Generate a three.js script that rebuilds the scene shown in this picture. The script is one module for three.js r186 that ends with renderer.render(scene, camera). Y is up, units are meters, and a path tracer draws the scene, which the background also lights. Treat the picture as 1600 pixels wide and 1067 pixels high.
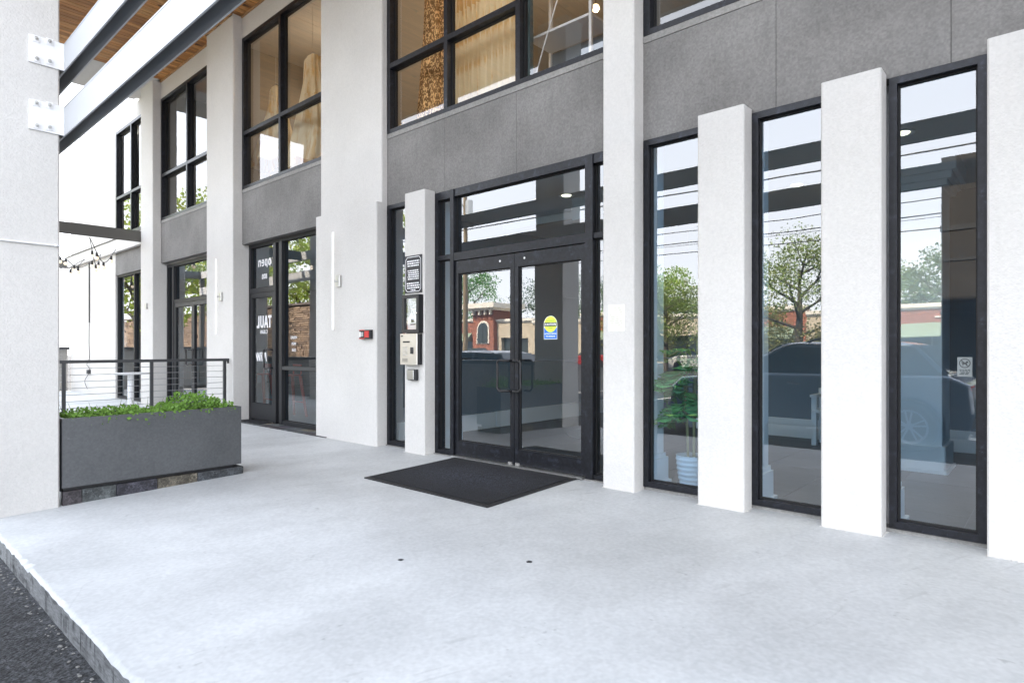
import * as THREE from 'three';
import { mergeGeometries } from 'three/addons/utils/BufferGeometryUtils.js';
import { ConvexGeometry } from 'three/addons/geometries/ConvexGeometry.js';
import { RectAreaLightUniformsLib } from 'three/addons/lights/RectAreaLightUniformsLib.js';

// ---------------------------------------------------------------- camera, sky, sun, exposure
const scene = new THREE.Scene();
const camera = new THREE.PerspectiveCamera(58.124, 1600 / 1067, 0.05, 600);
const YAW = Math.atan2(858.9, 960);
camera.position.set(0, 1.25, 4.66);
camera.lookAt(-Math.sin(YAW), 1.25, 4.66 - Math.cos(YAW));
camera.setViewOffset(1600, 1067, 0, -10.5, 1600, 1067);       // level camera with a slightly risen lens
scene.add(camera);

const SUN_DIR = new THREE.Vector3(-0.35, 1.15, -1).normalize();   // high behind the building
const SKY_LEVEL = 1.0;
{
  const w = 256, h = 128, d = new Float32Array(w * h * 4);
  for (let j = 0; j < h; j++) for (let i = 0; i < w; i++) {
    const el = ((j + 0.5) / h - 0.5) * Math.PI, az = ((i + 0.5) / w - 0.5) * 2 * Math.PI;
    const y = Math.sin(el), c = Math.cos(el), dx = c * Math.cos(az), dz = c * Math.sin(az);
    const t = Math.pow(Math.max(0, y), 0.55), mu = dx * SUN_DIR.x + y * SUN_DIR.y + dz * SUN_DIR.z;
    const glow = 0.25 * Math.pow(Math.max(0, mu), 5);
    const k = (j * w + i) * 4;
    d[k] = SKY_LEVEL * (1.19 - 0.48 * t + glow);
    d[k + 1] = SKY_LEVEL * (1.225 - 0.44 * t + glow);
    d[k + 2] = SKY_LEVEL * (1.275 - 0.33 * t + glow * 0.9);
    d[k + 3] = 1;
  }
  const sky = new THREE.DataTexture(d, w, h, THREE.RGBAFormat, THREE.FloatType);
  sky.mapping = THREE.EquirectangularReflectionMapping; sky.magFilter = THREE.LinearFilter; sky.minFilter = THREE.LinearFilter;
  sky.needsUpdate = true;
  scene.background = sky; scene.environment = sky;
}
const sun = new THREE.DirectionalLight(0xfff1de, 4.8);
sun.position.copy(SUN_DIR).multiplyScalar(120); sun.castShadow = true;
sun.shadow.mapSize.set(4096, 4096);
Object.assign(sun.shadow.camera, { left: -80, right: 60, top: 70, bottom: -70, near: 1, far: 320 });
scene.add(sun, sun.target);

const renderer = new THREE.WebGLRenderer({ antialias: true });
renderer.toneMapping = THREE.LinearToneMapping;
renderer.toneMappingExposure = 4.6;
renderer.shadowMap.enabled = true;
RectAreaLightUniformsLib.init();

// ---------------------------------------------------------------- random and noise
let seed = 12345;
const rnd = () => { seed = (seed * 1664525 + 1013904223) >>> 0; return seed / 4294967296; };
const rr = (a, b) => a + (b - a) * rnd();
const LAT = new Float32Array(65536); for (let i = 0; i < 65536; i++) LAT[i] = rnd();
function vnoise(x, y, p, s = 0) {              // value noise that repeats every p cells
  const xi = Math.floor(x), yi = Math.floor(y), fx = x - xi, fy = y - yi;
  const u = fx * fx * (3 - 2 * fx), v = fy * fy * (3 - 2 * fy);
  const m = (a) => ((a % p) + p) % p, g = (a, b) => LAT[(m(a) * 131 + m(b) * 7919 + s * 3571) & 65535];
  return (g(xi, yi) * (1 - u) + g(xi + 1, yi) * u) * (1 - v) + (g(xi, yi + 1) * (1 - u) + g(xi + 1, yi + 1) * u) * v;
}
function fbm(u, v, p, oct, s = 0, gain = 0.5) {
  let a = 1, t = 0, n = 0;
  for (let o = 0; o < oct; o++) { t += a * vnoise(u * p, v * p, p, s + o); n += a; a *= gain; p *= 2; }
  return t / n;
}
const clamp = (x, a = 0, b = 1) => Math.max(a, Math.min(b, x));
const smooth = (a, b, x) => { const t = clamp((x - a) / (b - a)); return t * t * (3 - 2 * t); };
function tex(n, fn, srgb = true, metres = 1, m = n) {      // fn(u, v) -> [r, g, b] 0..1 or a number
  const d = new Uint8Array(n * m * 4);
  for (let j = 0; j < m; j++) for (let i = 0; i < n; i++) {
    const c = fn(i / n, j / m), k = (j * n + i) * 4;
    if (typeof c === 'number') d[k] = d[k + 1] = d[k + 2] = clamp(c) * 255;
    else { d[k] = clamp(c[0]) * 255; d[k + 1] = clamp(c[1]) * 255; d[k + 2] = clamp(c[2]) * 255; }
    d[k + 3] = 255;
  }
  const t = new THREE.DataTexture(d, n, m, THREE.RGBAFormat);
  t.wrapS = t.wrapT = THREE.RepeatWrapping; t.magFilter = THREE.LinearFilter; t.minFilter = THREE.LinearMipmapLinearFilter; t.generateMipmaps = true;
  if (srgb) t.colorSpace = THREE.SRGBColorSpace;
  const r = Array.isArray(metres) ? metres : [metres, metres];
  t.repeat.set(1 / r[0], 1 / r[1]); t.needsUpdate = true;
  return t;
}
const std = (o) => new THREE.MeshStandardMaterial({ roughness: 0.8, ...o });
const lin = (r, g, b) => new THREE.Color().setRGB(r, g, b);

// ---------------------------------------------------------------- materials
const grainBump = tex(512, (u, v) => 0.6 * fbm(u, v, 96, 3, 3) + 0.4 * fbm(u, v, 20, 3, 9), false, 0.9);
const stuccoMap = tex(1024, (u, v) => {
  const a = fbm(u, v, 4, 5, 11), b = fbm(u, v, 160, 2, 17), st = fbm(u * 1, v, 40, 2, 21) * 0.5 + 0.5 * vnoise(u * 90, v * 6, 90, 5);
  const k = 0.95 + 0.05 * (a - 0.5) + 0.045 * (b - 0.5) - 0.008 * smooth(0.6, 0.8, st);
  return [k, k * 0.995, k * 0.985];
}, true, 2.3);
const greyMap = tex(1024, (u, v) => {
  const a = fbm(u, v, 5, 5, 31), b = fbm(u, v, 150, 2, 37), st = vnoise(u * 70, v * 5, 70, 8);
  const k = 0.84 + 0.22 * (a - 0.5) + 0.15 * (b - 0.5) - 0.012 * smooth(0.55, 0.9, st);
  return [k, k, k];
}, true, 2.1);
const M = {};
M.stucco = std({ color: lin(0.69, 0.678, 0.66), map: stuccoMap, bumpMap: grainBump, bumpScale: 0.004, roughness: 0.92 });
M.grey = std({ color: lin(0.30, 0.289, 0.275), map: greyMap, bumpMap: grainBump, bumpScale: 0.003, roughness: 0.92 });
M.ledge = std({ color: lin(0.40, 0.39, 0.37), map: greyMap, bumpMap: grainBump, bumpScale: 0.002, roughness: 0.85 });
M.concrete = std({
  color: lin(0.60, 0.60, 0.592), roughness: 0.62, bumpMap: grainBump, bumpScale: 0.0006,
  map: tex(1536, (u, v) => {
    const x = u * 9, y = v * 9;
    const cloud = fbm(u, v, 9, 6, 41, 0.6), fine = fbm(u, v, 512, 2, 47), mid = fbm(u, v, 45, 3, 53);
    const sweep = fbm(u + 0.35 * v, v * 0.35 + u * 0.06, 30, 3, 59);
    const ridge = 1 - Math.abs(2 * fbm(u, v, 7, 4, 62) - 1), hair = 1 - Math.abs(2 * vnoise(x * 3 + 2 * y, y * 1.2 - x * 0.4, 9999, 64) - 1);
    let k = 0.93 + 0.20 * (cloud - 0.5) + 0.09 * (fine - 0.5) + 0.04 * (mid - 0.5) + 0.07 * (sweep - 0.5);
    k -= 0.03 * smooth(0.985, 0.999, ridge) * smooth(0.5, 0.62, fbm(u, v, 5, 3, 65)) + 0.05 * smooth(0.985, 1, hair) * smooth(0.55, 0.65, fbm(u, v, 12, 3, 66));
    k -= 0.04 * smooth(0.56, 0.72, cloud) * smooth(0.45, 0.7, mid);
    k -= 0.10 * smooth(0.88, 0.97, vnoise(x * 40, y * 40, 360, 61)) * smooth(0.74, 0.88, vnoise(x * 5, y * 5, 45, 67));
    k -= 0.05 * smooth(0.80, 0.92, vnoise(x * 30 + y * 12, y * 4 - x * 1, 9999, 68)) * smooth(0.6, 0.8, vnoise(x * 2.2, y * 2.2, 99, 69));
    return [k * 0.985, k * 0.995, k];
  }, true, 9),
});
M.kerbFace = std({
  color: lin(0.42, 0.43, 0.44), roughness: 0.9, bumpMap: grainBump, bumpScale: 0.003,
  map: tex(1024, (u, v) => {
    const drip = vnoise(u * 120, v * 2, 120, 71), wide = vnoise(u * 34, v, 34, 73), f = fbm(u, v, 90, 3, 77);
    const k = 0.78 + 0.3 * (f - 0.5) - 0.4 * smooth(0.6, 0.95, drip) * smooth(0.3, 0.9, fbm(u, v * 0.2, 24, 3, 74)) - 0.12 * smooth(0.5, 0.95, wide) - 0.2 * smooth(0.55, 0.75, fbm(u, v * 0.3, 30, 4, 75));
    return [k, k, k * 0.99];
  }, true, [3, 0.4], 128),
});
M.asphalt = std({
  color: lin(0.085, 0.088, 0.094), roughness: 0.9,
  map: tex(1024, (u, v) => { const k = 0.55 + 0.5 * (fbm(u, v, 8, 4, 81) - 0.5) + 0.9 * (fbm(u, v, 200, 2, 83) - 0.45) + 0.9 * smooth(0.93, 0.97, vnoise(u * 128, v * 128, 128, 85)); return [k, k, k]; }, true, 2.5),
  bumpMap: tex(512, (u, v) => fbm(u, v, 120, 3, 87), false, 1.2), bumpScale: 0.012,
});
M.frame = std({
  color: lin(0.066, 0.074, 0.10), roughness: 0.42, metalness: 0.25,
  map: tex(512, (u, v) => {
    const s = fbm(u, v, 30, 4, 91), w = smooth(0.62, 0.74, fbm(u, v, 9, 5, 93)), sp = smooth(0.9, 0.96, vnoise(u * 120, v * 120, 120, 95));
    const k = 0.40 + 0.3 * (s - 0.5) + 0.3 * w * s + 0.35 * sp; return [k, k, k * 1.03];
  }, true, 0.8),
});
M.frameDark = std({ color: lin(0.02, 0.021, 0.024), roughness: 0.5, metalness: 0.2 });
M.gasket = std({ color: lin(0.008, 0.008, 0.009), roughness: 0.7 });
const wave = (() => { const n = 256, d = new Float32Array(n * n * 4); for (let j = 0; j < n; j++) for (let i = 0; i < n; i++) { const k = (j * n + i) * 4; d[k] = d[k + 1] = d[k + 2] = fbm(i / n, j / n, 5, 2, 191, 0.35); d[k + 3] = 1; }
  const t = new THREE.DataTexture(d, n, n, THREE.RGBAFormat, THREE.FloatType); t.wrapS = t.wrapT = THREE.RepeatWrapping; t.magFilter = THREE.LinearFilter; t.repeat.set(1 / 2.6, 1 / 2.6); t.needsUpdate = true; return t; })();   // slight waviness of the panes
const glass = (ior, c) => new THREE.MeshPhysicalMaterial({ color: c, transmission: 1, thickness: 0, roughness: 0, ior, metalness: 0, bumpMap: wave, bumpScale: 0.0008 });
M.glass = glass(2.5, lin(0.62, 0.82, 0.97));
M.glassUp = glass(2.0, lin(0.95, 0.95, 0.94));
M.beam = std({ color: lin(0.46, 0.47, 0.48), roughness: 0.55, bumpMap: grainBump, bumpScale: 0.0008 });
M.white = std({ color: lin(0.78, 0.78, 0.78), roughness: 0.5 });
M.whiteWall = std({ color: lin(0.74, 0.76, 0.78), roughness: 0.7 });
M.lobbyWall = std({ color: lin(0.15, 0.19, 0.23), roughness: 0.8, bumpMap: grainBump, bumpScale: 0.0008 });
M.beige = std({ color: lin(0.30, 0.28, 0.245), roughness: 0.85 });
M.darkWall = std({ color: lin(0.10, 0.095, 0.09), roughness: 0.85 });
M.ceiling = std({ color: lin(0.55, 0.54, 0.52), roughness: 0.9 });
const woodTex = (s) => tex(256, (u, v) => {
  const g = fbm(u, v * 0.15, 40, 4, 100 + s), r = fbm(u, v * 0.4, 6, 4, 110 + s), knot = smooth(0.86, 0.95, vnoise(u * 5, v * 7, 35, 120 + s));
  const k = 0.80 + 0.35 * (g - 0.5) + 0.3 * (r - 0.5) - 0.4 * knot; return [k, k * 0.98, k * 0.95];
}, true, [0.5, 1.6], 512);
const woodMaps = [0, 1, 2].map(woodTex);
M.wood = [lin(0.86, 0.42, 0.13), lin(0.78, 0.36, 0.10), lin(0.90, 0.48, 0.17), lin(0.64, 0.28, 0.08)].map((c, i) => std({ color: c, map: woodMaps[i % 3], roughness: 0.6 }));
M.woodTrim = std({ color: lin(0.72, 0.43, 0.2), map: woodMaps[1], roughness: 0.6 });
M.planter = std({
  color: lin(0.125, 0.13, 0.135), roughness: 0.5, metalness: 0.15,
  map: tex(512, (u, v) => { const k = 0.85 + 0.16 * (fbm(u, v, 6, 5, 131) - 0.5) + 0.12 * (fbm(u, v, 120, 2, 133) - 0.5) + 0.5 * smooth(0.945, 0.975, vnoise(u * 40, v * 90, 360, 135)) * smooth(0.6, 0.7, fbm(u, v, 7, 3, 137)); return [k, k, k]; }, true, 1.7),
});
const slateMap = tex(512, (u, v) => { const a = fbm(u, v, 7, 5, 141), b = fbm(u, v, 50, 3, 143), cr = smooth(0.47, 0.5, fbm(u, v, 9, 4, 145)) * smooth(0.53, 0.5, fbm(u, v, 9, 4, 145)); const k = 0.62 + 0.6 * (a - 0.5) + 0.35 * (b - 0.5) + 0.25 * cr; return [k, k, k]; }, true, 0.55);
const slateBump = tex(512, (u, v) => fbm(u, v, 8, 6, 141), false, 0.55);
M.slate = [lin(0.15, 0.13, 0.14), lin(0.20, 0.22, 0.22), lin(0.12, 0.115, 0.145), lin(0.30, 0.265, 0.20), lin(0.16, 0.175, 0.19)].map((c) => std({ color: c, map: slateMap, bumpMap: slateBump, bumpScale: 0.012, roughness: 0.7 }));
M.tile = [0, 1, 2].map((i) => std({ color: lin(0.05 + i * 0.006, 0.055 + i * 0.006, 0.066 + i * 0.006), roughness: 0.38, map: tex(256, (u, v) => { const k = 0.75 + 0.35 * (fbm(u * 0.2, v, 60, 3, 151 + i) - 0.5) + 0.25 * (fbm(u, v, 5, 4, 155 + i) - 0.5); return [k, k, k]; }, true, [1.2, 0.6]) }));
M.grout = std({ color: lin(0.22, 0.23, 0.24), roughness: 0.9 });
M.mat = std({
  color: lin(0.05, 0.056, 0.08), roughness: 1,
  map: tex(1024, (u, v) => {
    const f = fbm(u, v, 240, 2, 161), c = fbm(u, v, 6, 5, 163), dust = smooth(0.75, 0.0, Math.hypot((u - 0.47) * 0.8, (v - 0.52) * 1.1) + 0.25 * (c - 0.5));
    const sp = smooth(0.955, 0.985, vnoise(u * 200, v * 200, 200, 165)) * smooth(0.5, 0.75, vnoise(u * 9, v * 9, 9, 167));
    const k = 0.34 + 0.3 * (f - 0.5) + 0.25 * (c - 0.5) + 0.55 * dust * smooth(0.42, 0.7, fbm(u, v, 200, 2, 169)) + 0.7 * sp; return [k, k, k * 1.02];
  }, true, [1.68, 1.2]),
  bumpMap: tex(512, (u, v) => fbm(u, v, 200, 2, 171), false, 1), bumpScale: 0.004,
});
M.matRubber = std({ color: lin(0.015, 0.015, 0.016), roughness: 0.6 });
M.steel = std({ color: lin(0.55, 0.55, 0.53), roughness: 0.32, metalness: 0.9 });
M.chrome = std({ color: lin(0.75, 0.75, 0.76), roughness: 0.15, metalness: 1 });
M.alloy = std({ color: lin(0.6, 0.6, 0.61), roughness: 0.35, metalness: 0.3 });
M.black = std({ color: lin(0.014, 0.014, 0.016), roughness: 0.45 });
M.darkSteel = std({ color: lin(0.06, 0.062, 0.065), roughness: 0.5, metalness: 0.3 });
M.cable = std({ color: lin(0.35, 0.36, 0.37), roughness: 0.35, metalness: 0.8 });
M.pergola = std({ color: lin(0.10, 0.095, 0.085), roughness: 0.7 });
M.red = std({ color: lin(0.55, 0.02, 0.02), roughness: 0.4 });
M.stoolRed = std({ color: lin(0.5, 0.07, 0.04), roughness: 0.4 });
M.soil = std({ color: lin(0.05, 0.035, 0.025), roughness: 1 });

// ---------------------------------------------------------------- geometry helpers
function mUV(g) {                                // uv in metres from the dominant axis of each face
  g = g.index ? g.toNonIndexed() : g;
  const p = g.attributes.position, n = p.count, uv = new Float32Array(n * 2);
  const a = new THREE.Vector3(), b = new THREE.Vector3(), c = new THREE.Vector3();
  for (let i = 0; i < n; i += 3) {
    a.fromBufferAttribute(p, i); b.fromBufferAttribute(p, i + 1); c.fromBufferAttribute(p, i + 2);
    const nn = b.clone().sub(a).cross(c.clone().sub(a)), x = Math.abs(nn.x), y = Math.abs(nn.y), z = Math.abs(nn.z);
    [a, b, c].forEach((q, k) => {
      const t = y >= x && y >= z ? [q.x, q.z] : x >= z ? [q.z, q.y] : [q.x, q.y];
      uv[(i + k) * 2] = t[0]; uv[(i + k) * 2 + 1] = t[1];
    });
  }
  g.setAttribute('uv', new THREE.BufferAttribute(uv, 2));
  if (!g.attributes.normal) g.computeVertexNormals();
  for (const k of Object.keys(g.attributes)) if (!['position', 'normal', 'uv'].includes(k)) g.deleteAttribute(k);
  return g;
}
const box = (x0, x1, y0, y1, z0, z1) => mUV(new THREE.BoxGeometry(x1 - x0, y1 - y0, z1 - z0).translate((x0 + x1) / 2, (y0 + y1) / 2, (z0 + z1) / 2));
function cbox(x0, x1, y0, y1, z0, z1, c = 0.008) {       // box with chamfered upright edges and top
  const s = new THREE.Shape([[x0 + c, z0], [x1 - c, z0], [x1, z0 + c], [x1, z1 - c], [x1 - c, z1], [x0 + c, z1], [x0, z1 - c], [x0, z0 + c]].map(([x, z]) => new THREE.Vector2(x, -z)));
  const g = new THREE.ExtrudeGeometry(s, { depth: y1 - y0, bevelEnabled: false });
  g.rotateX(-Math.PI / 2).translate(0, y0, 0);
  return mUV(g);
}
const tube = (pts, r, seg = 24, rad = 6) => mUV(new THREE.TubeGeometry(new THREE.CatmullRomCurve3(pts.map((p) => new THREE.Vector3(...p)), false, 'centripetal'), seg, r, rad, false));
function rod(a, b, r, r2 = r, n = 8) {
  const A = new THREE.Vector3(...a), B = new THREE.Vector3(...b), d = B.clone().sub(A);
  const g = new THREE.CylinderGeometry(r2, r, d.length(), n).applyQuaternion(new THREE.Quaternion().setFromUnitVectors(new THREE.Vector3(0, 1, 0), d.clone().normalize()));
  return mUV(g.translate((A.x + B.x) / 2, (A.y + B.y) / 2, (A.z + B.z) / 2));
}
const lathe = (pts, n = 24) => mUV(new THREE.LatheGeometry(pts.map(([r, y]) => new THREE.Vector2(r, y)), n));
const join = (a) => (Array.isArray(a) ? (a.length > 1 ? mergeGeometries(a) : a[0]) : a);
const used = {};
function numbered(n) { const k = (used[n] = (used[n] ?? -1) + 1); return k ? `${n}_${String(k).padStart(3, '0')}` : n; }
function mesh(name, geo, mat, parent) {
  const m = new THREE.Mesh(join(geo), mat); m.castShadow = m.receiveShadow = true;
  if (parent) { m.name = name; parent.add(m); } else { m.name = numbered(name); scene.add(m); }
  return m;
}
function group(name, parent) { const g = new THREE.Group(); if (parent) { g.name = name; parent.add(g); } else { g.name = numbered(name); scene.add(g); } return g; }
function tag(o, label, category, grp) { o.userData.label = label; o.userData.category = category; if (grp) o.userData.group = grp; return o; }
function thing(name, label, category, grp, pos, turn = 0) { const o = group(name); tag(o, label, category, grp); if (pos) o.position.set(...pos); o.rotation.y = turn; return o; }
function struct(name, geo, mat, label) { const m = mesh(name, geo, mat); m.userData.kind = 'structure'; if (label) m.userData.label = label; return m; }
function canvasTex(w, h, draw) {
  const c = document.createElement('canvas'); c.width = w; c.height = h; draw(c.getContext('2d'), w, h);
  const t = new THREE.CanvasTexture(c); t.colorSpace = THREE.SRGBColorSpace; return t;
}
function print(name, w, h, px, draw, parent, pos, turn = 0, opt = {}) {      // flat printed sheet
  const t = canvasTex(px, Math.round(px * h / w), draw);
  const m = new THREE.Mesh(new THREE.PlaneGeometry(w, h), std({ map: t, roughness: 0.5, side: THREE.DoubleSide, ...opt }));
  m.name = name; m.position.set(...pos); m.rotation.y = turn; m.castShadow = m.receiveShadow = true; parent.add(m); return m;
}

// ---------------------------------------------------------------- ground
const SL = 0.03, KERB_Z = 3.82, ROAD_Y = -0.262;
const gy = (z) => -SL * Math.max(0, z);
{
  const g = new THREE.PlaneGeometry(400, 300, 8, 8).rotateX(-Math.PI / 2).translate(-40, ROAD_Y, 120);
  struct('road', mUV(g), M.asphalt, 'dark asphalt drive and car park in front of the building');
  const top = new THREE.BufferGeometry();
  const x0 = -21.8, x1 = 7, N = 40, pos = [], idx = [], zs = [-0.3, 0, KERB_Z - 0.018, KERB_Z];
  const wob = (i) => 0.006 * (LAT[i * 17] - 0.5) + 0.004 * (LAT[i * 5 + 900] - 0.5), ys = [0, 0, gy(KERB_Z) + 0.0005, gy(KERB_Z) - 0.016];
  const NX = 480, chip = (i) => 0.022 * Math.pow(LAT[i * 29 + 7], 9) + 0.012 * Math.pow(LAT[(i >> 2) * 13 + 400], 6);
  for (let i = 0; i <= NX; i++) for (let j = 0; j < 4; j++) pos.push(x0 + (x1 - x0) * i / NX, ys[j] - (j === 3 ? 0.006 * LAT[i * 3 + 50] + chip(i) : 0), zs[j] + (j > 1 ? wob(i) : 0) - (j === 2 ? chip(i) : 0));
  for (let i = 0; i < NX; i++) for (let j = 0; j < 3; j++) { const a = i * 4 + j, b = a + 4; idx.push(a, a + 1, b, b, a + 1, b + 1); }
  top.setAttribute('position', new THREE.Float32BufferAttribute(pos, 3)); top.setIndex(idx); top.computeVertexNormals();
  struct('pavement', mUV(top), M.concrete, 'pale painted concrete entrance platform');
  const fp = [], fi = [];
  for (let i = 0; i <= NX; i++) fp.push(x0 + (x1 - x0) * i / NX, ys[3] - 0.006 * LAT[i * 3 + 50] - chip(i), KERB_Z + wob(i), x0 + (x1 - x0) * i / NX, ROAD_Y - 0.05, KERB_Z + wob(i) * 0.4);
  for (let i = 0; i < NX; i++) { const a = 2 * i; fi.push(a, a + 1, a + 2, a + 2, a + 1, a + 3); }
  const face = new THREE.BufferGeometry(); face.setAttribute('position', new THREE.Float32BufferAttribute(fp, 3)); face.setIndex(fi); face.computeVertexNormals();
  struct('kerb', mUV(face), M.kerbFace, 'stained concrete step edge above the asphalt');
  // gravel bits along the foot of the step
  const bits = [];
  for (let i = 0; i < 150; i++) {
    const r = rr(0.003, 0.010), g = new THREE.IcosahedronGeometry(r, 0).scale(1, 0.6, 1.2).rotateY(rr(0, 6)); const near = rnd() < 0.75;
    bits.push(mUV(g.translate(rr(-6, -1), ROAD_Y + r * 0.4, KERB_Z + (near ? 0.012 + rr(0, 0.06) : rr(0.05, 1.2)))));
  }
  const gr = mesh('gravel', bits, std({ color: lin(0.22, 0.215, 0.2), roughness: 0.9 })); gr.userData = { kind: 'stuff', label: 'loose grit and pebbles along the foot of the concrete step', category: 'gravel' };
  // painted lines of the drive
  const mk = [];
  for (let i = 0; i < 9; i++) mk.push(box(-30 + i * 3, -29.9 + i * 3, ROAD_Y + 0.004, ROAD_Y + 0.006, 9.5, 14));
  mk.push(mUV(new THREE.BoxGeometry(3.4, 0.002, 0.1).rotateY(0.35).translate(-1.6, ROAD_Y + 0.006, 7.7)), mUV(new THREE.BoxGeometry(3.4, 0.002, 0.1).rotateY(-0.2).translate(-1.9, ROAD_Y + 0.010, 7.5)));
  struct('road_marking', mk, std({ color: lin(0.62, 0.62, 0.6), roughness: 0.8 }), 'worn white painted lines on the drive');
  // two dark drips of gum on the platform
  for (const [x, z, s] of [[-3.066, 2.273, 1], [-2.42, 1.797, 1]]) {
    const sh = new THREE.Shape(); for (let k = 0; k < 14; k++) { const a = k / 14 * 6.283, r = 0.016 * s * (0.75 + 0.5 * rnd()); k ? sh.lineTo(Math.cos(a) * r, Math.sin(a) * r) : sh.moveTo(r, 0); }
    const g = new THREE.ExtrudeGeometry(sh, { depth: 0.003, bevelEnabled: false }).rotateX(-Math.PI / 2).translate(x, gy(z) + 0.0005, z);
    tag(mesh('gum_spot', mUV(g), M.black), x < -3 ? 'small dark gum spot in line with the middle of the doormat' : 'small dark gum spot toward the tall slit windows', 'gum spot');
  }
}

// ---------------------------------------------------------------- the building
const B = thing('commercial_building', 'two storey white stucco building with grey panels and tall dark windows', 'building');
const ZW = -0.165;                                          // plane of the grey wall and of the window frames
function bar(parent, name, x0, x1, y0, y1, z0, z1, mat = M.frame) { return mesh(name, box(x0, x1, y0, y1, z0, z1), mat, parent); }
function windowUnit(parent, x0, x1, y0, y1, { cols = [], rails = [], zf = ZW + 0.006, w = 0.05, depth = 0.10, mat = M.frame, gl = M.glass, sillH = 0.05, name = 'window', inset = 0.055, skipRail = [] } = {}) {
  const g = group(name, parent), zb = zf - depth;
  bar(g, 'jamb', x0, x0 + w, y0, y1, zb, zf, mat); bar(g, 'jamb', x1 - w, x1, y0, y1, zb, zf, mat);
  bar(g, 'head', x0 + w, x1 - w, y1 - w, y1, zb, zf, mat); bar(g, 'sill', x0 + w, x1 - w, y0, y0 + sillH, zb, zf, mat);
  const xs = [x0 + w, ...cols.flatMap((c) => [c - w / 2, c + w / 2]), x1 - w], ys = [y0 + sillH, ...rails.flatMap((r) => [r - w / 2, r + w / 2]), y1 - w];
  for (const c of cols) bar(g, 'mullion', c - w / 2, c + w / 2, y0 + sillH, y1 - w, zb, zf, mat);
  for (let i = 0; i < xs.length; i += 2) {
    const skip = skipRail.includes(i / 2);
    if (!skip) for (const r of rails) bar(g, 'rail', xs[i], xs[i + 1], r - w / 2, r + w / 2, zb + 0.001, zf - 0.002, mat);
    const yy = skip ? [ys[0], ys[ys.length - 1]] : ys;
    for (let j = 0; j < yy.length; j += 2) pane(g, xs[i], xs[i + 1], yy[j], yy[j + 1], zf - inset, gl);
  }
  return g;
}
function pane(parent, x0, x1, y0, y1, z, gl = M.glass) {
  const b = 0.012, bead = (a0, a1, b0, b1) => box(a0, a1, b0, b1, z - 0.012, z + 0.014);
  mesh('gasket', [bead(x0, x0 + b, y0, y1), bead(x1 - b, x1, y0, y1), bead(x0 + b, x1 - b, y0, y0 + b), bead(x0 + b, x1 - b, y1 - b, y1)], M.gasket, parent);
  const p = mesh('pane', mUV(new THREE.PlaneGeometry(x1 - x0, y1 - y0).translate((x0 + x1) / 2, (y0 + y1) / 2, z)), gl, parent);
  return p;
}
const FIN_TOP = 3.11, WT = 3.08, S2 = 4.0, H2 = 6.62, TOP = 7.0;
// piers that rise the full height
mesh('pier', cbox(-3.075, -2.757, gy(0) - 0.02, TOP, -0.30, 0, 0.012), M.stucco, B);
mesh('pier', cbox(-7.93, -6.478, -0.02, 3.115, -0.30, 0, 0.012), M.stucco, B);
mesh('pier', cbox(-7.928, -6.480, 3.115, TOP, -0.302, -0.078, 0.012), M.stucco, B);
mesh('pier', cbox(-11.70, -10.613, -0.02, 6.9, -0.30, 0, 0.012), M.stucco, B);
mesh('pier', cbox(-15.24, -14.50, -0.02, 6.9, -0.30, 0, 0.012), M.stucco, B);
// short fins between the tall windows
for (const [a, b] of [[-5.912, -5.542], [-2.174, -1.80], [-1.258, -0.888], [-0.332, 0.04], [0.585, 0.955], [1.50, 1.87]]) mesh('fin', cbox(a, b, -0.02, FIN_TOP, ZW - 0.004, 0, 0.01), M.stucco, B);
// ragged edge of wall paint on the floor round the feet
for (const [a, b] of [[-7.93, -6.478], [-5.912, -5.542], [-3.075, -2.757], [-2.174, -1.80], [-1.258, -0.888], [-0.332, 0.04]]) {
  const sh = new THREE.Shape(), n = 46, out = []; const w = () => 0.004 + 0.016 * Math.pow(rnd(), 2.5);
  for (let i = 0; i <= n; i++) out.push([a - 0.006 + (b - a + 0.012) * i / n, -w()]);
  for (let i = 1; i <= 16; i++) out.push([b + w(), i / 16 * 0.15]);
  out.push([b - 0.02, 0.15], [b - 0.02, 0.02], [a, 0.02]);
  out.forEach(([x, y], i) => (i ? sh.lineTo(x, y) : sh.moveTo(x, y)));
  mesh('paint_edge', mUV(new THREE.ExtrudeGeometry(sh, { depth: 0.003, bevelEnabled: false }).rotateX(-Math.PI / 2).translate(0, 0.0002, 0)), M.stucco, B);
}
// grey spandrel panels with open joints
function spandrel(xs, y0, y1) { for (let i = 0; i + 1 < xs.length; i++) mesh('spandrel_panel', box(xs[i] + (i ? 0.0018 : 0), xs[i + 1] - (i + 2 < xs.length ? 0.0018 : 0), y0, y1, ZW - 0.12, ZW), M.grey, B); }
spandrel([-6.478, -5.381, -4.254, -3.075], WT + 0.004, 3.935);
spandrel([-2.757, -1.618, -0.527, 0.56, 1.65, 2.75, 4.2], WT + 0.004, 3.935);
spandrel([-10.613, -9.27, -7.93], 3.05, 3.935);
spandrel([-14.50, -13.05, -11.70], 3.085, 3.935);
spandrel([-17.6, -15.24], 3.06, 3.935);
mesh('joint_backing', [box(-6.4, -3.1, WT + 0.01, 3.93, ZW - 0.2, ZW - 0.121), box(-2.7, 4.2, WT + 0.01, 3.93, ZW - 0.2, ZW - 0.121), box(-10.6, -7.95, 3.06, 3.93, ZW - 0.2, ZW - 0.121), box(-14.5, -11.7, 3.09, 3.93, ZW - 0.2, ZW - 0.121), box(-17.6, -15.25, 3.07, 3.93, ZW - 0.2, ZW - 0.121)], M.darkWall, B);
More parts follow.
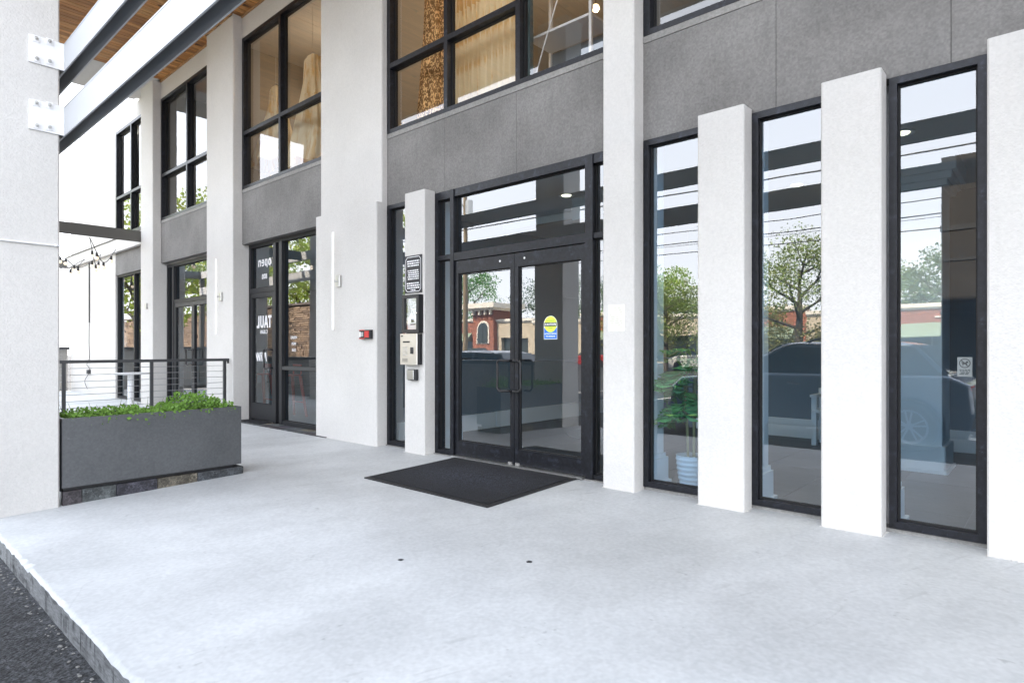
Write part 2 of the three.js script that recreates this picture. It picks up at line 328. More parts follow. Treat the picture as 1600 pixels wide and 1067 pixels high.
for (const [a, b] of [[-6.478, -3.075], [-2.757, 4.2], [-10.613, -7.93], [-14.5, -11.7], [-17.6, -15.24]]) {
  mesh('sill_ledge', box(a, b, 3.939, S2 - 0.003, ZW - 0.12, ZW + 0.006), M.ledge, B);
  mesh('lintel', box(a, b, H2 + 0.003, TOP, ZW - 0.12, ZW), M.stucco, B);
}
// wall beyond the last bay and wall to the right
mesh('wall', cbox(-21.8, -17.603, -0.3, 6.9, -0.35, ZW + 0.01, 0.01), M.stucco, B);
mesh('wall', [box(4.2, 9, -0.3, TOP, -0.35, ZW), box(1.87, 4.2, -0.3, WT, -0.35, ZW - 0.002)], M.stucco, B);
mesh('outer_wall', [box(-21.8, 9, -0.3, 7.6, -9.3, -9), box(-21.8, -21.55, -0.3, 7.6, -9, -0.36), box(8.75, 9, -0.3, 7.6, -9, -0.36)], M.stucco, B);

// ground-floor glazing
windowUnit(B, -6.474, -5.86, 0.012, WT, {});
windowUnit(B, -2.753, -2.135, 0.03, WT, {});
windowUnit(B, -1.803, -1.225, 0.03, WT, {});
windowUnit(B, -0.872, -0.344, 0.03, WT, { w: 0.046 });
windowUnit(B, 0.045, 0.60, 0.03, WT, {}); windowUnit(B, 0.96, 1.51, 0.03, WT, {});
mesh('threshold', box(-6.47, -3.09, -0.02, 0.011, -0.30, ZW + 0.03), M.ledge, B);
mesh('threshold', box(-2.75, 2, -0.02, 0.028, -0.30, ZW - 0.01), M.ledge, B);

// main entrance: narrow side lights, transom and a pair of doors
{
  const g = group('entrance_screen', B), zf = ZW + 0.006, zb = zf - 0.115;
  bar(g, 'jamb', -5.541, -5.485, 0.012, WT, zb, zf); bar(g, 'mullion', -5.262, -5.205, 0.012, WT, zb, zf + 0.012);
  bar(g, 'mullion', -3.372, -3.285, 0.012, WT, zb, zf + 0.012); bar(g, 'jamb', -3.115, -3.078, 0.012, WT, zb, zf);
  bar(g, 'head', -5.485, -5.262, 2.99, WT, zb, zf); bar(g, 'head', -5.205, -3.372, 2.995, WT, zb, zf); bar(g, 'head', -3.285, -3.115, 2.99, WT, zb, zf);
  bar(g, 'transom_bar', -5.205, -3.372, 2.255, 2.345, zb, zf + 0.008); bar(g, 'transom_bar', -5.485, -5.262, 2.285, 2.335, zb, zf); bar(g, 'transom_bar', -3.285, -3.115, 2.285, 2.335, zb, zf);
  bar(g, 'sill', -5.485, -5.262, 0.012, 0.06, zb, zf); bar(g, 'sill', -3.285, -3.115, 0.012, 0.06, zb, zf);
  pane(g, -5.485, -5.262, 2.335, 2.99, zf - 0.055); pane(g, -5.485, -5.262, 0.06, 2.285, zf - 0.055);
  pane(g, -5.205, -3.372, 2.345, 2.995, zf - 0.055);
  pane(g, -3.285, -3.115, 2.335, 2.99, zf - 0.055); pane(g, -3.285, -3.115, 0.06, 2.285, zf - 0.055);
  for (const [x0, x1, s] of [[-5.2, -4.293, 1], [-4.287, -3.377, -1]]) {
    const d = group('entrance_door', B), z0 = -0.225, z1 = ZW - 0.005, w = 0.055;
    bar(d, 'stile', x0, x0 + w, 0.03, 2.248, z0, z1); bar(d, 'stile', x1 - w, x1, 0.03, 2.248, z0, z1);
    bar(d, 'top_rail', x0 + w, x1 - w, 2.105, 2.248, z0, z1); bar(d, 'bottom_rail', x0 + w, x1 - w, 0.03, 0.19, z0, z1);
    pane(d, x0 + w, x1 - w, 0.19, 2.105, -0.2);
    const hx = s > 0 ? x1 - 0.18 : x0 + 0.14, ex = s > 0 ? x1 - 0.035 : x0 + 0.03, zo = z1 + 0.065;
    mesh('pull_handle', tube([[ex, 1.12, z1 - 0.005], [ex, 1.12, zo - 0.01], [ex - s * 0.03, 1.12, zo], [hx + s * 0.03, 1.12, zo], [hx, 1.10, zo], [hx, 1.05, zo], [hx, 0.9, zo], [hx, 0.83, zo], [hx + s * 0.03, 0.80, zo], [ex - s * 0.03, 0.80, zo], [ex, 0.80, zo - 0.01], [ex, 0.80, z1 - 0.005]], 0.0125, 90, 8), M.black, d);
    mesh('push_bar', [rod([x0 + 0.05, 1.125, -0.29], [x1 - 0.05, 1.125, -0.29], 0.013), rod([x0 + 0.05, 1.125, -0.29], [x0 + 0.05, 1.125, -0.22], 0.012), rod([x1 - 0.05, 1.125, -0.29], [x1 - 0.05, 1.125, -0.22], 0.012)], M.black, d);
    mesh('bolt', rod([s > 0 ? x1 - 0.2 : x0 + 0.14, 2.185, z1 - 0.002], [s > 0 ? x1 - 0.2 : x0 + 0.14, 2.185, z1 + 0.004], 0.012, 0.012, 14), M.white, d);
    mesh('pivot', cbox(s > 0 ? x1 - 0.075 : x0 + 0.025, s > 0 ? x1 - 0.025 : x0 + 0.075, 0.012, 0.05, z1 - 0.02, z1 + 0.02, 0.006), M.ledge, d);
  }
  mesh('threshold', box(-5.2, -3.377, 0.0105, 0.026, -0.26, -0.10), M.steel, g);
}
// ground-floor glazing of the far bays
windowUnit(B, -17.598, -15.245, 0.01, 3.058, { zf: -0.2, cols: [-16.35], mat: M.frameDark });
{
  const mk = (x0, x1, doorX0, doorX1, cols, rail, name, double) => {
    const g = group(name, B), zf = -0.28, zb = -0.39, w = 0.06, mat = M.frameDark;
    bar(g, 'jamb', x0, x0 + w, 0.01, 3.05, zb, zf, mat); bar(g, 'jamb', x1 - w, x1, 0.01, 3.05, zb, zf, mat); bar(g, 'head', x0 + w, x1 - w, 2.99, 3.05, zb, zf, mat);
    for (const c of cols) bar(g, 'mullion', c - 0.045, c + 0.045, 0.01, 2.99, zb, zf + 0.01, mat);
    bar(g, 'transom_bar', doorX0, doorX1, 2.2, 2.28, zb, zf, mat);
    pane(g, doorX0, doorX1, 2.28, 2.99, zf - 0.05);
    const dw = double ? (doorX1 - doorX0) / 2 : doorX1 - doorX0;
    for (let k = 0; k < (double ? 2 : 1); k++) {
      const d = group('shop_door', B), a = doorX0 + k * dw + 0.004, b = a + dw - 0.008, st = double ? M.darkSteel : mat;
      bar(d, 'stile', a, a + 0.06, 0.03, 2.195, zf - 0.06, zf - 0.005, st); bar(d, 'stile', b - 0.06, b, 0.03, 2.195, zf - 0.06, zf - 0.005, st);
      bar(d, 'top_rail', a + 0.06, b - 0.06, 2.12, 2.195, zf - 0.06, zf - 0.005, st); bar(d, 'bottom_rail', a + 0.06, b - 0.06, 0.03, double ? 0.14 : 0.3, zf - 0.06, zf - 0.005, st);
      pane(d, a + 0.06, b - 0.06, double ? 0.14 : 0.3, 2.12, zf - 0.035);
      const hx = double && !k ? b - 0.16 : double ? a + 0.16 : b - 0.2, ex = double && k ? a + 0.03 : b - 0.03;
      mesh('pull_handle', tube([[ex, 1.22, zf - 0.01], [ex, 1.22, zf + 0.05], [hx, 1.22, zf + 0.06], [hx, 1.0, zf + 0.06], [hx, 0.92, zf + 0.06], [ex, 0.92, zf + 0.05], [ex, 0.92, zf - 0.01]], 0.014, 60, 8), M.black, d);
    }
    return g;
  };
  const g2 = mk(-10.608, -7.935, -10.548, -9.72, [-9.675, -9.475], 0, 'shop_front', false);
  bar(g2, 'rail', -9.43, -7.995, 0.90, 0.955, -0.39, -0.275, M.darkSteel); bar(g2, 'sill', -9.43, -7.995, 0.01, 0.07, -0.39, -0.28, M.frameDark);
  pane(g2, -9.43, -7.995, 0.07, 0.90, -0.33); pane(g2, -9.43, -7.995, 0.955, 2.99, -0.33); pane(g2, -9.63, -9.52, 0.05, 2.99, -0.33);
  const g3 = mk(-14.495, -11.705, -14.08, -12.1, [-14.125, -12.055], 0, 'shop_front', true);
  pane(g3, -14.435, -14.17, 0.05, 2.99, -0.33); pane(g3, -12.01, -11.765, 0.05, 2.99, -0.33);
  // returns of the recesses
  mesh('recess_head', [box(-10.61, -7.93, 3.051, 3.09, -0.40, ZW - 0.121), box(-14.5, -11.7, 3.051, 3.12, -0.4, ZW - 0.121)], M.ledge, B);
}
// upper windows
const up = { gl: M.glassUp, depth: 0.13, w: 0.062, inset: 0.085 };
windowUnit(B, -6.474, -3.08, S2, H2, { ...up, cols: [-5.355, -4.235], rails: [4.865], skipRail: [2] });
windowUnit(B, -10.608, -7.935, S2, H2, { ...up, cols: [-9.29], rails: [4.965] });
windowUnit(B, -14.495, -11.705, S2, H2, { ...up, cols: [-13.07], rails: [4.965] });
windowUnit(B, -17.598, -15.245, S2, H2, { ...up, cols: [-16.45], rails: [4.965] });
windowUnit(B, -2.753, 1.6, S2, H2, { ...up, cols: [-1.30, 0.15], rails: [4.865] });
windowUnit(B, 1.65, 4.15, S2, H2, { ...up, cols: [2.9], rails: [4.865] });

// roof, cedar soffit boards
{
  const r = group('roof', B);
  mesh('roof_deck', [box(-14.4, 9, 7.035, 7.55, -0.1, 4.45), box(-16, 9, 7.04, 7.56, -9.3, -0.1), box(-21.8, -16, 6.4, 6.85, -9.3, -0.352)], M.stucco, r);
  mesh('roof_deck', box(-16.0, -14.402, 7.0, 7.55, -0.1, 4.45), M.stucco, r);
  mesh('fascia', box(-16.0, 9, 6.97, 7.6, 4.451, 4.50), M.beam, r);
  const PW = 0.118; let k = 0;
  for (let x = -14.4; x < 6.2; x += PW, k++) mesh('soffit_plank', box(x + 0.006, x + PW - 0.006, TOP + 0.002 + 0.003 * rnd(), TOP + 0.03, ZW + 0.03, 4.45), M.wood[Math.floor(rnd() * 4)], r);
  for (const [a, b] of [[-14.5, -11.7], [-10.61, -7.93], [-6.48, -3.08], [-2.755, 6]]) mesh('soffit_trim', box(a, b, TOP - 0.02, TOP + 0.028, ZW + 0.001, ZW + 0.028), M.woodTrim, r);
  mesh('soffit_trim', [box(-11.70, -10.613, TOP - 0.03, TOP + 0.001, 0.001, 0.03), box(-7.93, -6.48, TOP - 0.03, TOP + 0.001, -0.07, -0.04)], M.woodTrim, r);
  mesh('pier_cap', [box(-11.7, -10.613, 6.901, 6.999, -0.3, -0.002), box(-15.24, -14.5, 6.901, 6.999, -0.3, -0.002)], M.stucco, r);
}

// ---------------------------------------------------------------- rooms behind the glass
{
  const f = group('lobby_floor', B);
  mesh('grout_bed', box(-6.7, 4, -0.12, -0.003, -6.5, -0.302), M.grout, f);
  for (let i = 0, x = -6.7; x < 2.6; x += 0.62, i++) for (let j = 0; j < 5; j++) {
    const z1 = -0.305 - j * 1.24 + (i % 2 ? 0.6 : 0), a = Math.max(z1 - 1.236, -6.45), b = Math.min(z1, -0.305);
    if (b - a > 0.1) mesh('floor_tile', box(x, Math.min(x + 0.615, 4), -0.01, 0.0005 * rnd(), a, b), M.tile[Math.floor(rnd() * 3)], f);
  }
  mesh('lobby_ceiling', box(-6.7, 4, 3.16, 3.3, -6.5, -0.37), M.ceiling, B);
  mesh('partition', box(-6.86, -6.70, -0.1, 3.5, -9, -0.303), M.lobbyWall, B);
  mesh('baseboard', [box(-6.70, -6.66, 0.001, 0.24, -2.4, -0.5), box(-6.70, -6.655, 0.001, 0.245, -6.4, -2.41)], M.white, B);
  mesh('lobby_wall', [box(-6.7, -4.4, 0, 3.16, -6.6, -6.45), box(-4.4, 4, 0, 3.16, -4.6, -4.45), box(-4.4, -4.25, 0, 3.16, -6.45, -4.6), box(3.9, 4.1, 0, 3.3, -6.5, -0.37)], M.lobbyWall, B);
  mesh('baseboard', [box(-4.25, 3.9, 0.001, 0.26, -4.45, -4.41)], M.white, B);
  // white inner piers behind the fins
  for (const [a, b] of [[-3.06, -2.765], [-2.13, -1.81], [-1.22, -0.88], [-0.30, 0.03], [-5.86, -5.545]]) {
    mesh('inner_pier', cbox(a, b, 0.001, 3.16, -0.56, -0.305, 0.006), M.white, B);
    mesh('pier_base', [cbox(a - 0.03, b + 0.03, 0.001, 0.24, -0.6, -0.29, 0.01), cbox(a - 0.015, b + 0.015, 0.24, 0.28, -0.58, -0.295, 0.01), cbox(a - 0.055, b + 0.055, 0.001, 0.03, -0.625, -0.285, 0.01)], M.white, B);
  }
  // wide white column with crown deeper in the lobby
  mesh('lobby_column', cbox(-1.75, -0.88, 0.001, 3.16, -3.3, -2.74, 0.006), M.whiteWall, B);
  mesh('column_base', [cbox(-1.78, -0.85, 0.001, 0.27, -3.33, -2.71, 0.01), cbox(-1.80, -0.83, 0.001, 0.03, -3.35, -2.69, 0.01)], M.white, B);
  mesh('column_crown', [cbox(-1.80, -0.83, 2.86, 2.92, -3.35, -2.69, 0.01), cbox(-1.84, -0.79, 2.92, 2.99, -3.39, -2.65, 0.01), cbox(-1.88, -0.75, 2.99, 3.16, -3.43, -2.61, 0.01)], M.white, B);
  mesh('bulkhead', box(-5.2, -3.12, 2.72, 2.80, -1.05, -0.98), M.beige, B);
  // floor between the storeys, upper room
  mesh('upper_floor', box(-21.5, 8.7, 3.30, 3.90, -8.99, -0.37), M.beige, B);
  mesh('upper_wall', [box(-21.5, 8.7, 3.9, 7.0, -5.2, -5.0), box(-7.3, -7.1, 3.9, 7, -5.0, -0.31), box(-3.0, -2.8, 3.9, 7, -5, -0.31), box(-11.6, -11.45, 3.9, 7, -5, -0.31), box(-15, -14.8, 3.9, 7, -5, -0.31)], M.beige, B);
  const uc = group('upper_ceiling', B);
  for (let x = -21.5, i = 0; x < 5; x += 0.3, i++) mesh('ceiling_plank', box(x, x + 0.294, 6.93, 6.96, -5, -0.31), M.ceiling, uc);
  // shop behind the far bays
  mesh('shop_floor', box(-21.5, -6.87, -0.12, 0.004, -8.9, -0.4), std({ color: lin(0.18, 0.17, 0.16), roughness: 0.4 }), B);
  mesh('shop_wall', [box(-21.5, -6.87, 0, 3.3, -6.2, -6)], M.darkWall, B);
  mesh('shop_ceiling', box(-21.5, -6.87, 3.16, 3.29, -6, -0.41), M.ceiling, B);
}

// ---------------------------------------------------------------- porch column, beams, brackets
const COLX = -6.35;
{
  const c1 = thing('porch_column', 'square white stucco porch column beside the grey planter, bolted to two steel beams', 'column');
  mesh('shaft', cbox(COLX - 0.63, COLX, gy(3.8) - 0.15, 7.0, 3.335, 3.81, 0.012), M.stucco, c1);
  const c2 = thing('porch_column', 'square white stucco porch column beyond the patio railing', 'column');
  mesh('shaft', cbox(-15.05, -14.42, -0.26, 7.0, 3.335, 3.81, 0.012), M.stucco, c2);
  const cd = mesh('conduit', [tube([[COLX + 0.012, 2.12, 3.80], [COLX + 0.012, 2.118, 3.5], [COLX + 0.012, 2.117, 3.33]], 0.009, 12), rod([COLX, 2.118, 3.37], [COLX + 0.03, 2.118, 3.37], 0.012)], M.white);
  tag(cd, 'thin white conduit run across the face of the bolted porch column', 'conduit');
  for (const [y0, y1, w] of [[3.062, 3.312, 'lower'], [3.615, 3.845, 'upper']]) {
    const b = thing('steel_beam', w === 'lower' ? 'lower of two long white steel beams bolted beside the porch column' : 'upper of two long white steel beams bolted beside the porch column', 'beam', 'porch beams');
    // two plates joined by a top flange, open below
    mesh('web', box(-22, 8, y0, y1 - 0.0125, 3.293, 3.304), M.beam, b); mesh('web', box(-22, 8, y0, y1 - 0.0125, 3.2, 3.211), M.beam, b);
    mesh('flange', box(-22, 8, y1 - 0.012, y1, 3.198, 3.306), M.beam, b);
    const p = thing('bracket_plate', w === 'lower' ? 'white bolted bracket plate under the other plate on the porch column' : 'white bolted bracket plate high on the porch column, above another plate', 'bracket');
    mesh('plate', box(COLX + 0.001, COLX + 0.014, y0 - 0.002, y1 - 0.005, 3.305, 3.548), M.white, p);
    for (const [bz, by] of [[3.498, y1 - 0.03], [3.408, y1 - 0.022], [3.494, y0 + 0.036], [3.408, y0 + 0.044]]) {
      const bolt = mesh('bolt', [box(COLX + 0.014, COLX + 0.02, by - 0.026, by + 0.026, bz - 0.024, bz + 0.024)], M.white, p);
      mesh('nut', [rod([COLX + 0.02, by, bz], [COLX + 0.034, by, bz], 0.014, 0.014, 6), rod([COLX + 0.034, by, bz], [COLX + 0.05, by, bz], 0.007)], M.steel, bolt);
    }
  }
}

// ---------------------------------------------------------------- planter
function leafCloud(n, pt, size, shape = 'oval', tilt = 1) {      // many leaf-shaped faces, each a bent quad pair
  const pos = [], q = new THREE.Quaternion(), e = new THREE.Euler(), v = new THREE.Vector3();
  const L = shape === 'blade' ? [[0, 0, 0], [0.11, 0.45, 0.04], [0, 1, -0.16], [-0.11, 0.45, 0.04]] : [[0, 0, 0], [0.34, 0.5, 0.08], [0, 1, -0.06], [-0.34, 0.5, 0.08]];
  for (let i = 0; i < n; i++) {
    const [c, s, dir] = pt(i); const k = size * s;
    if (dir) q.setFromUnitVectors(new THREE.Vector3(0, 1, 0), dir); else q.setFromEuler(e.set(rr(-1.6, 1.6) * tilt, rr(0, 6.283), rr(-1.6, 1.6) * tilt));
    const P = L.map((p) => v.set(...p).multiplyScalar(k).applyQuaternion(q).toArray().map((a, j) => a + c[j]));
    for (const t of [[0, 1, 2], [0, 2, 3]]) for (const j of t) pos.push(...P[j]);
  }
  const g = new THREE.BufferGeometry(); g.setAttribute('position', new THREE.Float32BufferAttribute(pos, 3)); g.computeVertexNormals();
  return mUV(g);
}
const leafMat = (r, g, b) => new THREE.MeshPhysicalMaterial({ color: lin(r, g, b), roughness: 0.75, transmission: 0.25, thickness: 0, side: THREE.DoubleSide, ior: 1.35 });
{
  const p = thing('planter_box', 'long grey metal planter box on a slate plinth beside the porch column', 'planter');
  const x1 = COLX + 0.005, x0 = COLX - 0.52, z0 = 1.785, z1 = 3.318, y0 = 0.055, y1 = 0.648, t = 0.02;
  mesh('panel', [box(x1 - t, x1, y0, y1, z0, z1), box(x0, x0 + t, y0, y1, z0, z1), box(x0 + t, x1 - t, y0, y1, z0, z0 + t), box(x0 + t, x1 - t, y0, y1, z1 - t, z1), box(x0 + t, x1 - t, y0, y0 + 0.02, z0 + t, z1 - t)], M.planter, p);
  mesh('soil', box(x0 + t, x1 - t, 0.5, 0.58, z0 + t, z1 - t), M.soil, p);
  mesh('recess', box(x0 + 0.06, x1 - 0.06, 0.0, 0.054, z0 + 0.05, z1 - 0.02), M.black, p);
  const pl = group('plinth', p); let z = z0 - 0.012, k = 0;
  for (const w of [0.44, 0.36, 0.34, 0.26, 0.14]) { mesh('slate_tile', box(x1 - 0.07, x1 - 0.012 - 0.006 * rnd(), -0.16, 0.02, z + 0.003, z + w - 0.003), M.slate[[4, 3, 2, 1, 0][k++]], pl); z += w; }
  mesh('plinth_end', box(x0 + 0.05, x1 - 0.02, -0.16, 0.019, z0 - 0.03, z0 - 0.013), M.slate[1], pl);
  for (const [dark, nm] of [[0, 'foliage'], [1, 'foliage']]) {
    const pts = (i) => {
      const zz = dark ? z1 - 0.03 - Math.pow(rnd(), 0.85) * 0.95 : (rnd() < 0.8 ? rr(z0 + 0.04, z0 + 0.66) : rr(z0 + 0.1, z1 - 0.1)), mound = 0.035 + 0.13 * Math.exp(-Math.pow((zz - 2.12) / 0.24, 2)) + 0.05 * Math.exp(-Math.pow((zz - 3.05) / 0.35, 2)) + 0.05 * vnoise(zz * 6, 3, 64, 5);
      return [[rr(x0 + 0.03, x1 + 0.01), 0.57 + Math.pow(rnd(), 0.8) * (mound + 0.02 + 0.08 * Math.pow(vnoise(zz * 22, 1.5, 256, 8), 3)), zz], rr(0.5, 1.5)];
    };
    const light = leafMat(0.16, 0.30, 0.05);
    const fo = mesh(nm, leafCloud(dark ? 1900 : 1500, pts, 0.03), light, p);
    fo.userData.kind = 'stuff';
  }
  const st = []; for (let i = 0; i < 40; i++) { const zz = rr(z0 + 0.1, z1 - 0.1), x = rr(x0 + 0.08, x1 - 0.05); st.push(rod([x, 0.57, zz], [x + rr(-0.06, 0.06), 0.57 + rr(0.08, 0.22), zz + rr(-0.08, 0.08)], 0.003, 0.001, 4)); }
  mesh('stems', st, std({ color: lin(0.10, 0.13, 0.04) }), p).userData.kind = 'stuff';
}

// ---------------------------------------------------------------- doormats
{
  const m = thing('doormat', 'large black carpet mat lying before the double glass entrance doors', 'doormat', null, [-4.28, 0, 0]);
  const g = new THREE.PlaneGeometry(1.62, 1.14, 1, 1).rotateX(-Math.PI / 2);
  const uv = g.attributes.uv; for (let i = 0; i < uv.count; i++) uv.setXY(i, uv.getX(i) * 1.68, uv.getY(i) * 1.2);
  const put = (o, dy) => { o.position.set(0, gy(0.51) + dy, 0.51); o.rotation.x = 0.03; };
  put(mesh('pile', g, M.mat, m), 0.0165);
  const e = []; for (const [a, b, c, d] of [[-0.845, 0.845, -0.61, -0.57], [-0.845, 0.845, 0.57, 0.61], [-0.845, -0.81, -0.57, 0.57], [0.81, 0.845, -0.57, 0.57]]) e.push(box(a, b, -0.0005, 0.0095, c, d));
  e.push(box(-0.81, 0.81, -0.0005, 0.0112, -0.57, 0.57));
  put(mesh('border', e, M.matRubber, m), 0.002);
  const m2 = tag(mesh('doormat', box(-10.5, -9.75, 0.013, 0.022, -0.26, -0.06), M.mat), 'small dark mat on the slate strip at the single shop door', 'doormat');
}
// slate paving strip in front of the shop door
{
  const s = group('paving'); s.userData = { kind: 'structure', label: 'slate tile strip before the shop door' };
  let k = 0; for (let x = -10.6; x < -7.95; x += 0.33) for (const [a, b] of [[-0.275, -0.13], [-0.125, 0.02]]) mesh('slate_tile', box(x, x + 0.324, -0.01, 0.008 + 0.003 * rnd(), a, b), M.slate[[0, 4, 1, 2, 4, 1, 0, 3][(k += 3) % 8]], s);
}

// ---------------------------------------------------------------- fittings on the front
function wallLight(x, z, label) {
  const o = thing('wall_light', label, 'wall light', 'linear wall lights on the piers', [x, 2.16, z]);
  mesh('tube', [rod([0, -0.66, 0.08], [0, 0.66, 0.08], 0.014, 0.014, 12)], std({ color: lin(0.85, 0.85, 0.85), roughness: 0.3, emissive: lin(1, 1, 1), emissiveIntensity: 0.08 }), o);
  mesh('bracket', [cbox(-0.005, 0.085, -0.075, 0.075, 0, 0.035, 0.006), rod([0.03, 0, 0.03], [0, 0, 0.08], 0.012)], M.steel, o);
  return o;
}
wallLight(-7.355, 0, 'slim white vertical tube light on the widest pier, above the red alarm');
wallLight(-11.095, 0, 'slim white vertical tube light on the pier where the cable railing ends');
tag(mesh('junction_box', [cbox(-14.87, -14.80, 2.11, 2.23, 0.0005, 0.04, 0.006)], M.steel), 'small grey electrical box on the pier that carries the pergola beam', 'junction box');
{
  const a = thing('fire_alarm', 'red and black alarm box on the widest white pier', 'alarm');
  mesh('housing', cbox(-6.79, -6.55, 1.37, 1.485, 0.0005, 0.05, 0.008), M.black, a);
  mesh('strobe', cbox(-6.66, -6.565, 1.387, 1.47, 0.05, 0.062, 0.006), M.red, a);
  mesh('red_edge', [box(-6.785, -6.66, 1.478, 1.486, 0.0505, 0.054), box(-6.785, -6.66, 1.37, 1.378, 0.0505, 0.054)], M.red, a);
  mesh('lens', box(-6.735, -6.69, 1.40, 1.455, 0.0505, 0.058), std({ color: lin(0.4, 0.42, 0.42), roughness: 0.2 }), a);
  mesh('label_plate', box(-6.78, -6.75, 1.395, 1.46, 0.0505, 0.053), M.white, a);
}
{
  const lines = (c, x, y, w, rows, lh) => { for (let i = 0; i < rows; i++) { c.beginPath(); let px = x + (i % 3) * 4; while (px < x + w - 6) { const l = 8 + ((px * 7 + i * 13) % 23); c.fillRect(px, y + i * lh, Math.min(l, x + w - px), lh * 0.55); px += l + 5; } } };
  const s = thing('notice_sign', 'black notice sign with white border and lettering, topmost on the narrow fin', 'sign');
  mesh('board', box(-5.895, -5.58, 1.905, 2.352, 0.0005, 0.008), M.black, s);
  print('notice_face', 0.315, 0.445, 256, (c, w, h) => {
    c.fillStyle = '#232228'; c.fillRect(0, 0, w, h); c.strokeStyle = '#e8e8ea'; c.lineWidth = 6; c.beginPath();
    c.moveTo(40, 14); c.lineTo(w - 40, 14); c.lineTo(w - 14, 40); c.lineTo(w - 14, h - 40); c.lineTo(w - 40, h - 14); c.lineTo(40, h - 14); c.lineTo(14, h - 40); c.lineTo(14, 40); c.closePath(); c.stroke();
    c.fillStyle = '#f2f2f4'; lines(c, 36, 48, w - 72, 3, 22); lines(c, 44, 140, w - 88, 5, 20); lines(c, 32, 262, w - 64, 3, 22); lines(c, 92, 328, w - 184, 1, 18);
  }, s, [-5.7375, 2.1285, 0.0095]);
  const d = thing('directory_case', 'black framed glazed directory case holding white paper on the narrow fin', 'notice case');
  mesh('frame', [cbox(-5.87, -5.56, 1.43, 1.47, 0.0005, 0.075, 0.004), cbox(-5.87, -5.56, 1.84, 1.88, 0.0005, 0.075, 0.004), box(-5.868, -5.825, 1.47, 1.84, 0.001, 0.073), box(-5.605, -5.562, 1.47, 1.84, 0.001, 0.073), box(-5.825, -5.605, 1.47, 1.84, 0.001, 0.02)], M.black, d);
  print('directory_sheet', 0.22, 0.37, 128, (c, w, h) => { c.fillStyle = '#e9e9ec'; c.fillRect(0, 0, w, h); c.fillStyle = '#b9b9c4'; lines(c, 12, 16, w - 24, 9, 12); c.fillStyle = '#3a3a40'; c.fillRect(40, h - 74, 34, 24); c.fillRect(30, h - 40, 56, 8); }, d, [-5.715, 1.655, 0.022]);
  mesh('glazing', new THREE.PlaneGeometry(0.22, 0.37).translate(-5.715, 1.655, 0.055), M.glassUp, d);
  mesh('lock', rod([-5.59, 1.66, 0.073], [-5.59, 1.66, 0.08], 0.008), M.chrome, d);
  const i = thing('intercom_panel', 'brushed steel door entry keypad under the black directory case', 'intercom');
  mesh('back_box', cbox(-5.86, -5.575, 1.06, 1.415, 0.0005, 0.05, 0.004), M.black, i);
  mesh('faceplate', cbox(-5.905, -5.59, 1.055, 1.42, 0.05, 0.075, 0.008), std({ color: lin(0.62, 0.59, 0.53), roughness: 0.38, metalness: 0.7 }), i);
  mesh('display', box(-5.845, -5.72, 1.315, 1.333, 0.075, 0.078), M.black, i);
  const kp = group('keypad', i); for (let r = 0; r < 4; r++) for (let c = 0; c < 3; c++) mesh('key', cbox(-5.85 + c * 0.03, -5.828 + c * 0.03, 1.165 + r * 0.028, 1.185 + r * 0.028, 0.075, 0.079, 0.003), M.steel, kp);
  mesh('card_reader', cbox(-5.70, -5.655, 1.185, 1.262, 0.075, 0.088, 0.005), M.black, i);
  mesh('nameplate', box(-5.885, -5.845, 1.387, 1.4, 0.075, 0.077), M.black, i);
  mesh('speaker_slot', [0, 1, 2].map((k) => box(-5.86, -5.76, 1.09 + k * 0.016, 1.096 + k * 0.016, 0.075, 0.0765)), M.darkSteel, i);
  const k = thing('key_box', 'small steel key box at the bottom of the narrow fin fittings', 'key box');
  mesh('housing', cbox(-5.80, -5.645, 0.872, 1.0, 0.0005, 0.045, 0.006), M.black, k);
  mesh('door', cbox(-5.805, -5.675, 0.88, 0.993, 0.0455, 0.055, 0.006), M.steel, k);
  const n = thing('paper_notice', 'small off white paper notice on the slim full height pier by the doors', 'notice');
  print('sheet', 0.165, 0.232, 96, (c, w, h) => { c.fillStyle = '#f3f0e6'; c.fillRect(0, 0, w, h); c.fillStyle = '#c8c4b6'; lines(c, 8, 14, w - 16, 10, 11); }, n, [-2.93, 1.517, 0.003]);
  mesh('sheet_backing', box(-3.014, -2.847, 1.4, 1.634, 0.0003, 0.002), M.white, n);
  const cs = thing('door_sticker', 'round green and blue caution sticker on the door glass', 'sticker');
  const sh = new THREE.Shape(); sh.moveTo(-0.085, -0.115); sh.lineTo(0.085, -0.115); sh.lineTo(0.085, 0.035); sh.absarc(0, 0.035, 0.085, 0, Math.PI, false); sh.lineTo(-0.085, -0.115);
  const sg = new THREE.ShapeGeometry(sh, 24); const su = sg.attributes.uv, sp = sg.attributes.position; for (let q = 0; q < su.count; q++) su.setXY(q, (sp.getX(q) + 0.085) / 0.17, (sp.getY(q) + 0.115) / 0.235);
  const st = new THREE.Mesh(sg, std({ roughness: 0.4, side: THREE.DoubleSide, map: canvasTex(170, 235, (c) => {
    c.fillStyle = '#f5f7ee'; c.fillRect(0, 0, 170, 235); c.fillStyle = '#2a6fd0'; c.fillRect(4, 120, 162, 111); c.fillStyle = '#d9ee52'; c.beginPath(); c.arc(85, 85, 80, 0, 7); c.fill();
    c.fillStyle = '#101410'; c.fillRect(6, 66, 158, 40); c.fillStyle = '#fff'; c.font = 'bold 32px sans-serif'; c.textAlign = 'center'; c.fillText('CAUTION', 85, 97);
    c.fillStyle = '#7fa51d'; c.font = 'bold 18px sans-serif'; c.fillText('AUTOMATIC', 85, 55); c.fillText('DOOR', 85, 130); c.fillStyle = '#fff'; c.font = 'bold 20px sans-serif'; c.fillText('ACTIVATE SWITCH', 85, 187, 150); c.fillText('TO OPERATE', 85, 213, 130);
  }) }));
  st.name = 'sticker_face'; st.position.set(-3.827, 1.455, -0.1975); cs.add(st);
